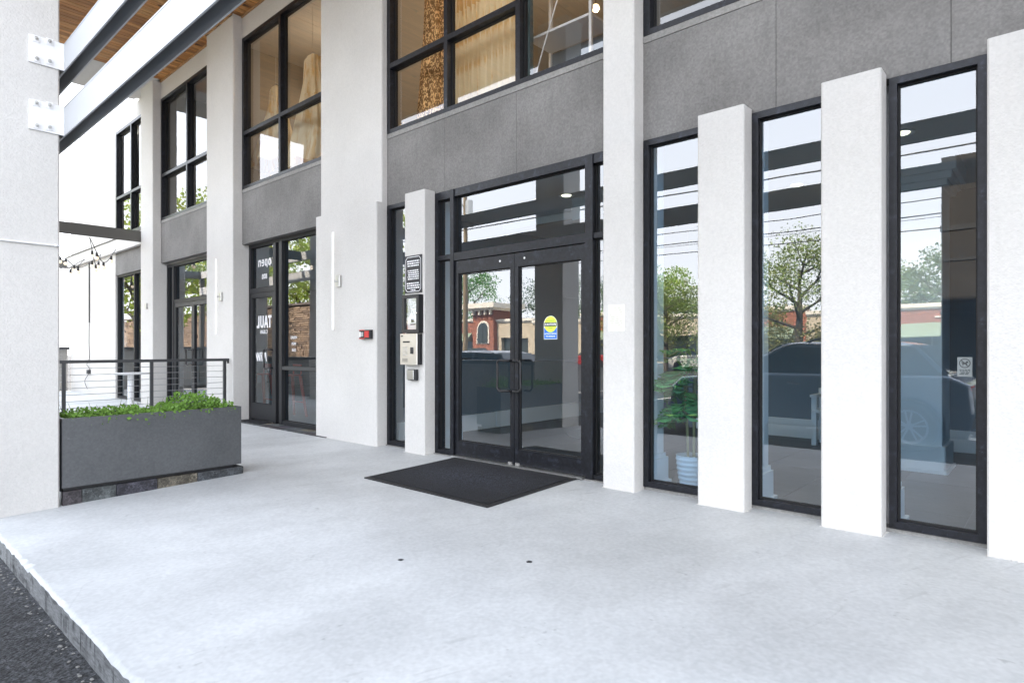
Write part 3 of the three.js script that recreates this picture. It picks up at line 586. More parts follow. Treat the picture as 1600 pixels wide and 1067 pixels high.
  const nd = thing('door_sticker', 'square no dogs sticker low on the last tall window', 'sticker');
  print('sticker_face', 0.078, 0.125, 96, (c, w, h) => { c.fillStyle = '#7d8485'; c.fillRect(0, 0, w, h); c.strokeStyle = '#33383a'; c.lineWidth = 6; c.beginPath(); c.arc(w / 2, 48, 34, 0, 7); c.stroke(); c.beginPath(); c.moveTo(24, 24); c.lineTo(72, 72); c.stroke(); c.fillStyle = '#33383a'; c.fillRect(32, 42, 30, 14); c.fillRect(56, 32, 14, 14); c.fillRect(34, 52, 5, 16); c.fillRect(55, 52, 5, 16); c.fillRect(27, 36, 5, 10); lines(c, 14, 98, w - 28, 4, 11); }, nd, [-0.46, 1.13, -0.2095]);
}
// reflections of signs across the drive, painted as reversed letters on the glass
{
  const letter = (txt, w, h, x, y, font, label) => {
    const o = thing('mirrored_lettering', label, 'lettering');
    const t = canvasTex(256, Math.round(256 * h / w), (c, W, H) => { c.clearRect(0, 0, W, H); c.translate(W, 0); c.scale(-1, 1); c.fillStyle = '#e4e4e6'; c.font = font; c.textAlign = 'center'; c.textBaseline = 'middle'; txt.forEach((s, i) => c.fillText(s, W / 2, H * (i + 0.5) / txt.length, W * 0.96)); });
    const m = new THREE.Mesh(new THREE.PlaneGeometry(w, h), std({ map: t, transparent: true, alphaTest: 0.5, side: THREE.DoubleSide, roughness: 0.6 })); m.name = 'mirrored_letters'; m.position.set(x, y, -0.3135); o.add(m);
  };
  letter(['TAUL'], 0.55, 0.22, -10.12, 1.70, '900 130px sans-serif', 'largest line of painted sign reflection on the single shop door');
  letter(['CLEAN'], 0.5, 0.09, -10.12, 1.53, 'bold 44px sans-serif', 'small painted line of sign reflection under the largest line on the shop door');
  letter(['NiW'], 0.42, 0.24, -10.2, 1.10, 'italic 900 120px sans-serif', 'slanted painted sign reflection low on the single shop door');
  letter(['800'], 0.24, 0.13, -10.1, 2.47, '900 120px sans-serif', 'painted reflection of a white number over the single shop door');
  letter(['open'], 0.5, 0.2, -10.1, 2.72, 'bold 110px sans-serif', 'painted reflection of a white open sign high over the single shop door');
  letter(['###', 'HOURS', 'MON', 'SUN'].slice(1), 0.26, 0.3, -9.12, 1.32, 'bold 60px sans-serif', 'small white opening hours lettering on the fixed shop pane');
}

// ---------------------------------------------------------------- patio: railing, table, walls, pergola
{
  const r = thing('cable_railing', 'dark steel railing with horizontal cables behind the planter', 'railing');
  const X = -10.7;
  mesh('top_rail', [box(X - 0.025, X + 0.025, 1.03, 1.075, 0.03, 3.2), box(X - 0.02, X + 0.02, 0.99, 1.03, 0.03, 0.055)], M.darkSteel, r);
  for (const z of [0.10, 1.235, 2.38, 3.1]) mesh('post', box(X - 0.02, X + 0.02, gy(z) - 0.02, 1.03, z - 0.022, z + 0.022), M.darkSteel, r);
  for (let k = 0; k < 9; k++) mesh('cable', rod([X, 0.955 - k * 0.096, 0.08], [X, 0.955 - k * 0.096, 3.1], 0.004, 0.004, 6), M.cable, r);
  const t = thing('bar_table', 'round white bistro table on the patio behind the railing', 'table', null, [-12.5, gy(1), 1.0]);
  mesh('tabletop', lathe([[0, 0.81], [0.29, 0.81], [0.30, 0.822], [0.29, 0.836], [0, 0.836]], 32), M.white, t);
  mesh('pedestal', rod([0, 0, 0], [0, 0.81, 0], 0.05, 0.05, 16), M.white, t); mesh('base', lathe([[0, 0], [0.22, 0], [0.22, 0.015], [0.06, 0.03], [0, 0.03]], 24), M.white, t);
  const w1 = thing('patio_wall', 'low grey capped patio wall running along the drive', 'wall');
  mesh('wall_face', box(-21.7, -7.1, -0.27, 0.93, 3.86, 4.06), M.ledge, w1); mesh('coping', box(-21.75, -7.05, 0.931, 1.0, 3.82, 4.1), M.darkSteel, w1);
  const w2 = thing('patio_wall', 'low grey capped wall closing the end of the patio', 'wall');
  mesh('wall_face', box(-22.1, -21.9, -0.27, 1.2, -0.1, 4.06), M.ledge, w2); mesh('coping', box(-22.15, -21.85, 1.201, 1.29, -0.15, 4.1), M.darkSteel, w2);
  // pergola
  const pg = thing('pergola', 'dark timber pergola frame fixed to the far piers', 'pergola');
  mesh('crossbeam', box(-15.30, -15.245, 3.61, 3.85, -0.1, 3.33), M.pergola, pg); mesh('crossbeam', box(-21.95, -21.85, 3.60, 3.84, -0.1, 3.33), M.pergola, pg);
  mesh('ledger', box(-21.84, -15.31, 3.60, 3.9, -0.15, -0.06), M.stucco, pg); mesh('ledger_cap', box(-21.84, -15.31, 3.901, 3.925, -0.15, -0.04), M.pergola, pg);
  mesh('post', box(-21.97, -21.83, -0.2, 3.6, 3.2, 3.33), M.pergola, pg);
  // festoon lights
  const f = thing('string_lights', 'festoon string of round bulbs hung in zigzag from the pergola', 'string lights');
  const pts = []; let last = null; const cord = [];
  const hook = [[-21.6, 3.62, 0.2], [-19.6, 3.62, 1.6], [-20.6, 3.55, 0.2], [-18.4, 3.62, 1.5], [-19.2, 3.6, 0.1], [-17.2, 3.62, 1.2], [-18, 3.6, 0.05], [-15.5, 3.62, 0.9], [-16.8, 3.6, 0.05]];
  for (let i = 0; i + 1 < hook.length; i++) { const a = hook[i], b = hook[i + 1], m = [(a[0] + b[0]) / 2, (a[1] + b[1]) / 2 - 0.42, (a[2] + b[2]) / 2]; cord.push(tube([a, m, b], 0.008, 14, 5)); for (const s of [0.25, 0.5, 0.8]) { const q = new THREE.CatmullRomCurve3([a, m, b].map((p) => new THREE.Vector3(...p))).getPoint(s); pts.push(q); } }
  mesh('cord', cord, M.black, f);
  const glow = std({ color: lin(0.8, 0.75, 0.65), emissive: lin(1, 0.72, 0.42), emissiveIntensity: 0.2, roughness: 0.2 });
  for (const q of pts) { const b = mesh('bulb', new THREE.SphereGeometry(0.042, 12, 9).translate(q.x, q.y - 0.12, q.z), glow, f); mesh('socket', rod([q.x, q.y, q.z], [q.x, q.y - 0.09, q.z], 0.022, 0.026), M.black, b); }
  const cb = mesh('power_cable', [rod([-19.8, 3.6, ZW + 0.03], [-19.8, 1.95, ZW + 0.03], 0.016), tube([[-19.8, 1.95, ZW + 0.03], [-19.82, 1.4, ZW + 0.03], [-19.8, 0.95, ZW + 0.03], [-19.95, 0.8, ZW + 0.05], [-19.7, 0.7, ZW + 0.05], [-19.8, 0.55, ZW + 0.05], [-20.1, 0.35, ZW + 0.06], [-19.7, 0.15, ZW + 0.1]], 0.008, 60), cbox(-19.88, -19.72, 0.55, 0.66, ZW + 0.011, ZW + 0.08, 0.01)], M.darkSteel);
  tag(cb, 'dark cable drop and plug on the plain white end wall', 'cable');
}
// red stools inside the shop
function stool(x, z, label) {
  const s = thing('bar_stool', label, 'stool', 'red metal stools inside the shop', [x, 0.005, z]);
  mesh('seat', cbox(-0.16, 0.16, 0.74, 0.77, -0.16, 0.16, 0.03), M.stoolRed, s); mesh('backrest', [box(-0.15, 0.15, 0.86, 0.95, -0.165, -0.15), box(-0.15, -0.12, 0.77, 0.86, -0.165, -0.15), box(0.12, 0.15, 0.77, 0.86, -0.165, -0.15)], M.stoolRed, s);
  for (const [a, b] of [[-1, -1], [1, -1], [-1, 1], [1, 1]]) mesh('leg', rod([a * 0.22, 0, b * 0.22], [a * 0.14, 0.74, b * 0.14], 0.026, 0.034, 6), M.stoolRed, s);
  mesh('footrest', [box(-0.19, 0.19, 0.25, 0.27, -0.195, -0.18), box(-0.19, 0.19, 0.25, 0.27, 0.18, 0.195)], M.stoolRed, s);
}
stool(-11.4, -0.85, 'red metal stool seen through the single shop door'); stool(-10.45, -0.95, 'red metal stool seen through the fixed shop pane');

// ---------------------------------------------------------------- lobby contents
{
  const p = thing('potted_plant', 'green bamboo palm in a ribbed white pot inside the tall window', 'plant', null, [-2.53, 0.002, -0.64]);
  const prof = []; for (let i = 0; i <= 40; i++) { const y = i / 40 * 0.27; prof.push([0.095 + 0.045 * Math.pow(i / 40, 0.5) + 0.004 * Math.sin(i * 0.95), y]); }
  mesh('pot', lathe([[0, 0], [0.10, 0], ...prof, [0.125, 0.27], [0.12, 0.24], [0, 0.24]], 36), M.white, p);
  mesh('soil', lathe([[0.118, 0.238], [0.05, 0.246], [0, 0.243]], 20), M.soil, p);
  const stemM = std({ color: lin(0.45, 0.36, 0.16), roughness: 0.6 }), leaves = [[], []];
  for (const [sx, sz, h] of [[-0.02, 0.02, 0.98], [0.03, 0.0, 1.08], [0.0, -0.04, 0.86], [-0.045, -0.02, 0.72], [0.04, 0.03, 0.9]]) {
    mesh('stem', tube([[sx, 0.24, sz], [sx * 1.3, 0.24 + h * 0.5, sz * 1.3 + 0.01], [sx * 2, 0.24 + h, sz * 1.8]], 0.009, 12, 6), stemM, p);
    for (let k = 0; k < 8; k++) {
      const t = 0.42 + 0.08 * k, y = 0.24 + h * t, a = k * 2.4 + sx * 60, L = rr(0.24, 0.34), d = [Math.cos(a), Math.sin(a)];
      const P = (s) => [sx * 1.6 + d[0] * L * s, y + 0.16 * s - 0.22 * s * s, sz * 1.5 + d[1] * L * s];
      mesh('frond_stalk', tube([P(0), P(0.5), P(1)], 0.0025, 8, 4), stemM, p);
      for (let s = 0.25; s <= 1.01; s += 0.15) for (const sd of [-1, 1]) { const q = P(s), dir = new THREE.Vector3(d[0] * 0.7 - sd * d[1] * 0.75, -0.25 + rr(-0.2, 0.25), d[1] * 0.7 + sd * d[0] * 0.75).normalize(); leaves[rnd() < 0.5 ? 0 : 1].push([q, rr(0.8, 1.25), dir]); }
    }
  }
  leaves.forEach((ls, i) => { mesh('leaves', leafCloud(ls.length, (k) => ls[k], 0.19, 'blade'), i ? leafMat(0.25, 0.52, 0.14) : leafMat(0.14, 0.40, 0.12), p).userData.kind = 'stuff'; });
  const b = thing('bench', 'white wooden bench against the lobby back wall', 'bench', null, [-2.0, 0.002, -4.0]);
  mesh('seat', cbox(-0.4, 0.4, 0.42, 0.46, -0.2, 0.2, 0.01), M.white, b); mesh('backrest', [box(-0.4, 0.4, 0.62, 0.7, -0.2, -0.17), box(-0.38, 0.38, 0.52, 0.56, -0.195, -0.175)], M.white, b);
  for (const [x, z, h] of [[-0.37, 0.16, 0.62], [0.37, 0.16, 0.62], [-0.37, -0.16, 0.72], [0.37, -0.16, 0.72]]) mesh('leg', box(x - 0.03, x + 0.03, 0, h, z - 0.03, z + 0.03), M.white, b);
  mesh('armrest', [box(-0.41, -0.33, 0.62, 0.65, -0.19, 0.22), box(0.33, 0.41, 0.62, 0.65, -0.19, 0.22)], M.white, b);
  const rug = tag(mesh('rug', lathe([[0, 0.004], [0.62, 0.004], [0.64, 0.008], [0.62, 0.014], [0, 0.014]], 40), std({ color: lin(0.06, 0.07, 0.08), roughness: 1 })), 'round dark rug on the lobby floor behind the glass doors', 'rug'); rug.position.set(-4.85, 0.002, -2.9);
  const ex = thing('emergency_light', 'cream emergency light box hanging behind the glass over the doors', 'emergency light');
  mesh('housing', cbox(-4.02, -3.70, 2.66, 2.90, -0.9, -0.82, 0.008), M.beige, ex); mesh('stem', rod([-3.86, 2.9, -0.86], [-3.86, 3.16, -0.86], 0.012), M.beige, ex);
  const dl = std({ color: lin(1, 0.9, 0.7), emissive: lin(1, 0.78, 0.5), emissiveIntensity: 1.2 });
  for (const [x, z, l] of [[-2.3, -2.9, 'recessed warm downlight before the lobby back wall'], [-1.05, -1.7, 'recessed warm downlight before the wide lobby column'], [-5.0, -3.4, 'recessed warm downlight above the round rug'], [-4.6, -1.5, 'recessed warm downlight just inside the doors']]) {
    const o = thing('ceiling_downlight', l, 'downlight', 'lobby downlights', [x, 3.158, z]);
    mesh('trim_ring', lathe([[0.065, -0.004], [0.1, -0.01], [0.1, 0.0], [0.065, 0.0]], 24), M.white, o);
    mesh('lamp_disc', lathe([[0, -0.016], [0.055, -0.012], [0.062, 0]], 20), dl, o);
    const s = new THREE.SpotLight(0xffdcb0, 1.2, 6, 1.1, 0.6, 2); s.position.set(x, 3.12, z); s.target.position.set(x, 0, z); s.castShadow = true; s.shadow.radius = 2; scene.add(s, s.target);
  }
}
// ---------------------------------------------------------------- upper room: gowns, drapes, shelf
{
  const cream = new THREE.MeshPhysicalMaterial({ color: lin(0.92, 0.86, 0.7), roughness: 0.95, transmission: 0.4, thickness: 0, ior: 1.3, side: THREE.DoubleSide, map: tex(512, (u, v) => { const m = fbm(u, v * 0.5, 10, 5, 201), g = smooth(0.5, 0.68, m) * 0.5; return [0.95 - 0.12 * g, 0.93 - 0.28 * g, 0.88 - 0.5 * g]; }, true, [0.9, 1.8]) });
  const lace = std({ color: lin(0.95, 0.78, 0.52), side: THREE.DoubleSide, roughness: 0.9, map: tex(512, (u, v) => { const n = fbm(u, v, 44, 4, 181), l = smooth(0.46, 0.62, n), s = 0.6 + 0.35 * vnoise(u * 24, v * 2, 24, 183); return [0.62 * s + 0.45 * l, 0.48 * s + 0.45 * l, 0.33 * s + 0.42 * l]; }, true, [0.6, 0.9]) });
  function drape(x0, x1, y0, y1, z, amp, folds, taper = 0) {
    const nx = folds * 8, ny = 14, pos = [], idx = [];
    for (let j = 0; j <= ny; j++) for (let i = 0; i <= nx; i++) {
      const u = i / nx, v = j / ny, xm = (x0 + x1) / 2, k = 1 - taper * v, x = xm + (x0 + (x1 - x0) * u - xm) * k + 0.02 * vnoise(u * 9, v * 5, 64, 3);
      pos.push(x, y0 + (y1 - y0) * v, z + amp * (0.6 + 0.4 * (1 - v)) * Math.sin(u * folds * 6.283 + 1.2 * vnoise(u * 6, v * 2, 64, 9) * 2) + 0.04 * vnoise(u * 7, v * 4, 64, 1));
    }
    for (let j = 0; j < ny; j++) for (let i = 0; i < nx; i++) { const a = j * (nx + 1) + i, b = a + nx + 1; idx.push(a, a + 1, b, b, a + 1, b + 1); }
    const g = new THREE.BufferGeometry(); g.setAttribute('position', new THREE.Float32BufferAttribute(pos, 3)); g.setIndex(idx); g.computeVertexNormals(); return mUV(g);
  }
  function gown(x, z, mat, rBot, rTop, y0, y1, label, nf = 11) {
    const nx = 88, ny = 24, pos = [], idx = [];
    for (let j = 0; j <= ny; j++) for (let i = 0; i <= nx; i++) {
      const v = j / ny, a = i / nx * 6.283, f = 1 - v, r = rTop + (rBot - rTop) * Math.pow(f, 1.5) + (0.09 * f + 0.01) * rBot * 1.4 * Math.sin(a * nf + 2 * Math.sin(v * 3)) + 0.05 * rBot * Math.sin(a * 3 + v * 5);
      pos.push(x + Math.cos(a) * r, y0 + (y1 - y0) * v + 0.05 * Math.sin(a * 5) * f, z + Math.sin(a) * r * 0.5);
    }
    for (let j = 0; j < ny; j++) for (let i = 0; i < nx; i++) { const p = j * (nx + 1) + i, q = p + nx + 1; idx.push(p, q, p + 1, q, q + 1, p + 1); }
    const g = new THREE.BufferGeometry(); g.setAttribute('position', new THREE.Float32BufferAttribute(pos, 3)); g.setIndex(idx); g.computeVertexNormals();
    const o = thing('hanging_gown', label, 'gown', 'gowns hung in the upper windows'); mesh('skirt', mUV(g), mat, o);
    mesh('hanger', [tube([[x - 0.18, y1 - 0.02, z], [x, y1 + 0.09, z], [x + 0.18, y1 - 0.02, z]], 0.008), tube([[x, y1 + 0.09, z], [x, y1 + 0.2, z], [x, 6.92, z]], 0.004)], M.steel, o);
  }
  gown(-6.12, -0.66, lace, 0.30, 0.16, 4.0, 6.3, 'bronze lace gown hung beside the cream drapes', 7);
  gown(-10.5, -0.72, cream, 0.62, 0.16, 4.55, 5.9, 'full cream gown with the lower hem in the pair of windows', 9);
  gown(-9.25, -0.72, cream, 0.60, 0.2, 4.3, 6.05, 'full cream gown hung under the strip light', 9);
  tag(mesh('curtain', drape(-5.70, -5.15, 3.93, 6.6, -0.6, 0.05, 7, 0.15), cream), 'gathered cream drape next to the bronze gown', 'curtain', 'cream drapes');
  tag(mesh('curtain', drape(-5.14, -4.58, 3.93, 6.6, -0.55, 0.035, 6), cream), 'straight cream drape next to the metal shelf', 'curtain', 'cream drapes');
  tag(mesh('curtain', drape(-4.46, -4.3, 3.93, 6.6, -0.5, 0.02, 3), std({ color: lin(0.08, 0.12, 0.12), side: THREE.DoubleSide })), 'narrow dark teal curtain at the shelf window', 'curtain');
  const s = thing('shelf_unit', 'white metal shelf unit standing in the upper window', 'shelf', null, [-4.02, 3.9, -0.78]);
  for (const x of [-0.42, 0.42]) for (const z of [-0.2, 0.2]) mesh('post', box(x - 0.016, x + 0.016, 0, 2.2, z - 0.016, z + 0.016), M.white, s);
  for (const y of [0.15, 0.78, 1.4, 2.0]) mesh('shelf', box(-0.42, 0.42, y, y + 0.025, -0.2, 0.2), M.white, s);
  mesh('brace', rod([-0.42, 0.1, 0.21], [0.42, 2.1, 0.21], 0.008), M.white, s); mesh('side_panel', box(-0.40, 0.40, 0.18, 0.77, -0.215, -0.205), M.lobbyWall, s);
  const item = thing('shoe_pair', 'pink shoes on the middle board of the metal shelf', 'shoes', null, [-4.22, 4.706, -0.74]);
  for (const dx of [0, 0.1]) mesh('shoe', [mUV(new THREE.SphereGeometry(0.05, 12, 8).scale(0.7, 0.6, 1.6).translate(dx, 0.03, 0)), box(dx - 0.01, dx + 0.01, 0, 0.05, -0.075, -0.055)], std({ color: lin(0.45, 0.12, 0.15) }), item);
  const pot = thing('bucket', 'dark bucket on the upper board of the metal shelf', 'bucket', null, [-3.75, 5.326, -0.74]); mesh('body', lathe([[0, 0], [0.1, 0], [0.13, 0.2], [0.125, 0.2], [0.095, 0.01], [0, 0.01]], 20), M.black, pot);
  const lm = (name, label, geo, pos, em, pi) => { const o = thing(name, label, 'lamp', null, pos); mesh('lamp_body', geo, std({ color: lin(0.9, 0.8, 0.6), emissive: lin(1, 0.72, 0.40), emissiveIntensity: em }), o); mesh('suspension', rod([0, 0.03, 0], [0, 6.93 - pos[1], 0], 0.004), M.black, o); const l = new THREE.PointLight(0xffdfb8, pi, 8, 2); l.position.set(pos[0], pos[1] - 0.1, pos[2]); l.castShadow = true; l.shadow.radius = 4; scene.add(l); };
  lm('pendant_lamp', 'glowing round pendant behind the metal shelf', mUV(new THREE.SphereGeometry(0.05, 16, 12)), [-4.5, 5.66, -2.0], 0.6, 0.7);
  lm('strip_lamp', 'warm strip light hanging over the cream gowns', box(-0.55, 0.55, -0.03, 0.03, -0.05, 0.05), [-9.6, 6.25, -1.9], 1.0, 1.2);
  lm('pendant_lamp', 'small added pendant lighting the cream drapes from behind', mUV(new THREE.SphereGeometry(0.06, 16, 12)), [-5.5, 6.4, -1.6], 0.8, 0.9);  // added lamp, brightens the cream drapes from behind
}

// ---------------------------------------------------------------- across the drive: vehicles
function makeCar({ name, label, len, wid, hgt, prof, roof, paint, wheelR, wb, pos, turn, suv }) {
  const o = thing(name, label, 'car', null, pos, turn), g0 = 0.2;
  const body = new THREE.Shape(); prof.forEach(([x, y], i) => (i ? body.lineTo(x, y) : body.moveTo(x, y)));
  for (const wx of [...wb].reverse()) { const Ra = wheelR * 1.13 + 0.06, a0 = Math.asin((0.3 - wheelR) / Ra); body.lineTo(wx + Ra * Math.cos(a0), 0.3); body.absarc(wx, wheelR, Ra, a0, Math.PI - a0, false); }
  const bg = new THREE.ExtrudeGeometry(body, { depth: wid - 0.16, bevelEnabled: true, bevelThickness: 0.08, bevelSize: 0.06, bevelSegments: 4, curveSegments: 8 }).translate(0, 0, -(wid - 0.16) / 2);
  mesh('body', mUV(bg), paint, o);
  // cabin: base ring and roof ring
  const [b0, b1, yb, r0, r1, yr] = roof, hw = wid / 2 - 0.07, tw = wid / 2 - 0.24;
  const pts = []; for (const s of [-1, 1]) { pts.push(new THREE.Vector3(b0, yb, s * hw), new THREE.Vector3(b1, yb, s * hw), new THREE.Vector3(r0, yr - 0.03, s * tw), new THREE.Vector3(r1, yr - 0.05, s * tw), new THREE.Vector3(r0 + 0.25, yr, s * (tw - 0.12)), new THREE.Vector3(r1 - 0.25, yr, s * (tw - 0.12))); }
  mesh('cabin', mUV(new ConvexGeometry(pts)), paint, o);
  const gm = std({ color: lin(0.012, 0.014, 0.016), roughness: 0.05, metalness: 0 });
  const quad = (P, off) => { const [a, b, c, d] = P.map((p) => new THREE.Vector3(...p)), n = b.clone().sub(a).cross(d.clone().sub(a)).normalize().multiplyScalar(off); const q = [a, b, c, d].flatMap((p) => [p.clone().addScaledVector(n, -1), p.clone().add(n)]); return mUV(new ConvexGeometry(q)); };
  const L = (a, b, t) => a + (b - a) * t, at = (x, t, s) => [x, L(yb, yr - 0.035, t), s * L(hw, tw, t)];
  const xf = (t) => L(b0, r0, t), xr = (t) => L(b1, r1, t), xm = (b0 + b1) / 2 + 0.1, xq = b1 - (suv ? 0.75 : 0.55);
  for (const s of [-1, 1]) {
    mesh('side_window', quad([at(xf(0.1) + 0.12, 0.1, s), at(xm - 0.04, 0.1, s), at(xm - 0.04, 0.9, s), at(xf(0.9) + 0.1, 0.9, s)], 0.014), gm, o);
    mesh('side_window', quad([at(xm + 0.04, 0.1, s), at(xq, 0.1, s), at(xq - 0.02, 0.9, s), at(xm + 0.04, 0.9, s)], 0.014), gm, o);
    mesh('side_window', quad([at(xq + 0.07, 0.12, s), at(xr(0.12) - 0.08, 0.12, s), at(xr(0.88) - 0.06, 0.88, s), at(xq + 0.05, 0.88, s)], 0.014), gm, o);
    mesh('trim_strip', tube([at(xf(0.04) + 0.02, 0.04, s * 1.01), at(xf(0.5) + 0.05, 0.5, s * 1.025), at(xf(0.93) + 0.1, 0.95, s * 1.03), at(xm, 0.97, s * 1.035), at(xr(0.9) - 0.1, 0.93, s * 1.03)], 0.02, 30, 5), M.chrome, o);
    mesh('wing_mirror', mUV(new THREE.SphereGeometry(0.11, 14, 10).scale(0.8, 0.7, 1).translate(b0 + 0.32, yb + 0.1, s * (wid / 2 + 0.05))), paint, o);
    mesh('door_handle', [b0 + 1.05, b0 + 2.05].map((x) => box(x, x + 0.2, yb - 0.11, yb - 0.08, s > 0 ? wid / 2 - 0.03 : -wid / 2 - 0.012, s > 0 ? wid / 2 + 0.012 : -wid / 2 + 0.03)), M.chrome, o);
    mesh('door_seam', [b0 + 0.35, xm, xq + 0.05].map((x) => box(x, x + 0.008, 0.42, yb - 0.02, s > 0 ? wid / 2 - 0.03 : -wid / 2 - 0.002, s > 0 ? wid / 2 + 0.002 : -wid / 2 + 0.03)), M.black, o);
    mesh('headlight', mUV(new THREE.SphereGeometry(0.12, 14, 10).scale(1.3, 0.6, 1.2).translate(0.16, yb - 0.22, s * (wid / 2 - 0.22))), M.chrome, o);
    mesh('tail_light', cbox(len - 0.22, len + 0.03, yb - 0.2, yb - 0.05, s > 0 ? wid / 2 - 0.4 : -wid / 2 + 0.02, s > 0 ? wid / 2 - 0.02 : -wid / 2 + 0.4, 0.03), M.red, o);
    for (const wx of wb) {
      const w = group('wheel', o); w.position.set(wx, wheelR, s * (wid / 2 - 0.11)); w.rotation.x = s > 0 ? 0 : Math.PI;
      mesh('tyre', mUV(new THREE.LatheGeometry([[0.66, -0.10], [0.9, -0.115], [0.985, -0.09], [1, -0.03], [1, 0.03], [0.985, 0.09], [0.9, 0.115], [0.66, 0.10]].map(([r, y]) => new THREE.Vector2(r * wheelR, y)), 36).rotateX(Math.PI / 2)), M.black, w);
      const sp = [mUV(new THREE.LatheGeometry([[0.62, 0.06], [0.69, 0.11], [0.66, 0.115], [0.60, 0.075]].map(([r, y]) => new THREE.Vector2(r * wheelR, y)), 36).rotateX(Math.PI / 2)), rod([0, 0, 0.04], [0, 0, 0.1], 0.05, 0.05, 14)];
      for (let k = 0; k < 10; k++) { const a = k / 10 * 6.283 + (k % 2 ? 0.12 : -0.12); sp.push(mUV(new THREE.BoxGeometry(0.6 * wheelR, 0.022, 0.03).translate(0.33 * wheelR, 0, 0.085).rotateZ(a))); }
      mesh('rim', sp, M.alloy, w); mesh('brake_disc', rod([0, 0, 0.0], [0, 0, 0.03], wheelR * 0.6, wheelR * 0.6, 24), M.darkSteel, w);
    }
  }
  mesh('windscreen', quad([[xf(0.06) - 0.01, L(yb, yr, 0.06), -hw + 0.1], [xf(0.06) - 0.01, L(yb, yr, 0.06), hw - 0.1], [xf(0.92), L(yb, yr, 0.92), tw - 0.06], [xf(0.92), L(yb, yr, 0.92), -tw + 0.06]], 0.014), gm, o);
  mesh('rear_window', quad([[xr(0.2), L(yb, yr, 0.2), hw - 0.14], [xr(0.2), L(yb, yr, 0.2), -hw + 0.14], [xr(0.88), L(yb, yr, 0.88), -tw + 0.06], [xr(0.88), L(yb, yr, 0.88), tw - 0.06]], 0.014), gm, o);
  mesh('grille', box(-0.075, -0.055, 0.45, yb - 0.3, -0.45, 0.45), M.black, o);
  mesh('number_plate', box(len + 0.055, len + 0.075, yb - 0.42, yb - 0.27, -0.25, 0.25), M.white, o);
  mesh('wheel_arch', wb.flatMap((wx) => [-1, 1].map((s) => mUV(new THREE.CylinderGeometry(wheelR * 1.22, wheelR * 1.22, 0.3, 28).rotateX(Math.PI / 2).translate(wx, wheelR + 0.01, s * (wid / 2 - 0.45))))), M.black, o);
  if (suv) mesh('roof_rail', [-1, 1].map((s) => tube([[r0 + 0.3, yr - 0.02, s * (tw - 0.08)], [r0 + 0.5, yr + 0.05, s * (tw - 0.08)], [r1 - 0.6, yr + 0.05, s * (tw - 0.08)], [r1 - 0.35, yr - 0.02, s * (tw - 0.08)]], 0.018)), M.black, o);
  return o;
}
const carPaint = (r, g, b) => new THREE.MeshPhysicalMaterial({ color: lin(r, g, b), roughness: 0.35, metalness: 0.4, clearcoat: 1, clearcoatRoughness: 0.05 });
makeCar({ name: 'parked_car', label: 'dark blue grey suv with roof rails standing on the drive along the kerb', len: 4.45, wid: 1.86, hgt: 1.66, suv: true, wheelR: 0.36, wb: [0.9, 3.75], paint: carPaint(0.17, 0.22, 0.28), prof: [[0.05, 0.28], [0, 0.5], [0.05, 0.8], [0.2, 0.93], [0.9, 1.0], [1.35, 1.04], [4.2, 1.06], [4.42, 0.95], [4.45, 0.6], [4.38, 0.3]], roof: [1.0, 4.3, 1.03, 1.95, 3.8, 1.62], pos: [-5.4, ROAD_Y, 6.35], turn: 0 });
makeCar({ name: 'parked_car', label: 'black saloon car standing ahead of the suv on the drive', len: 4.7, wid: 1.82, hgt: 1.45, suv: false, wheelR: 0.33, wb: [0.92, 3.7], paint: carPaint(0.10, 0.11, 0.12), prof: [[0.06, 0.26], [0, 0.48], [0.06, 0.7], [0.25, 0.8], [1.2, 0.93], [3.9, 0.96], [4.55, 0.93], [4.7, 0.75], [4.68, 0.45], [4.6, 0.28]], roof: [1.05, 4.15, 0.94, 2.0, 3.35, 1.44], pos: [-13.6, ROAD_Y, 6.4], turn: 0 });

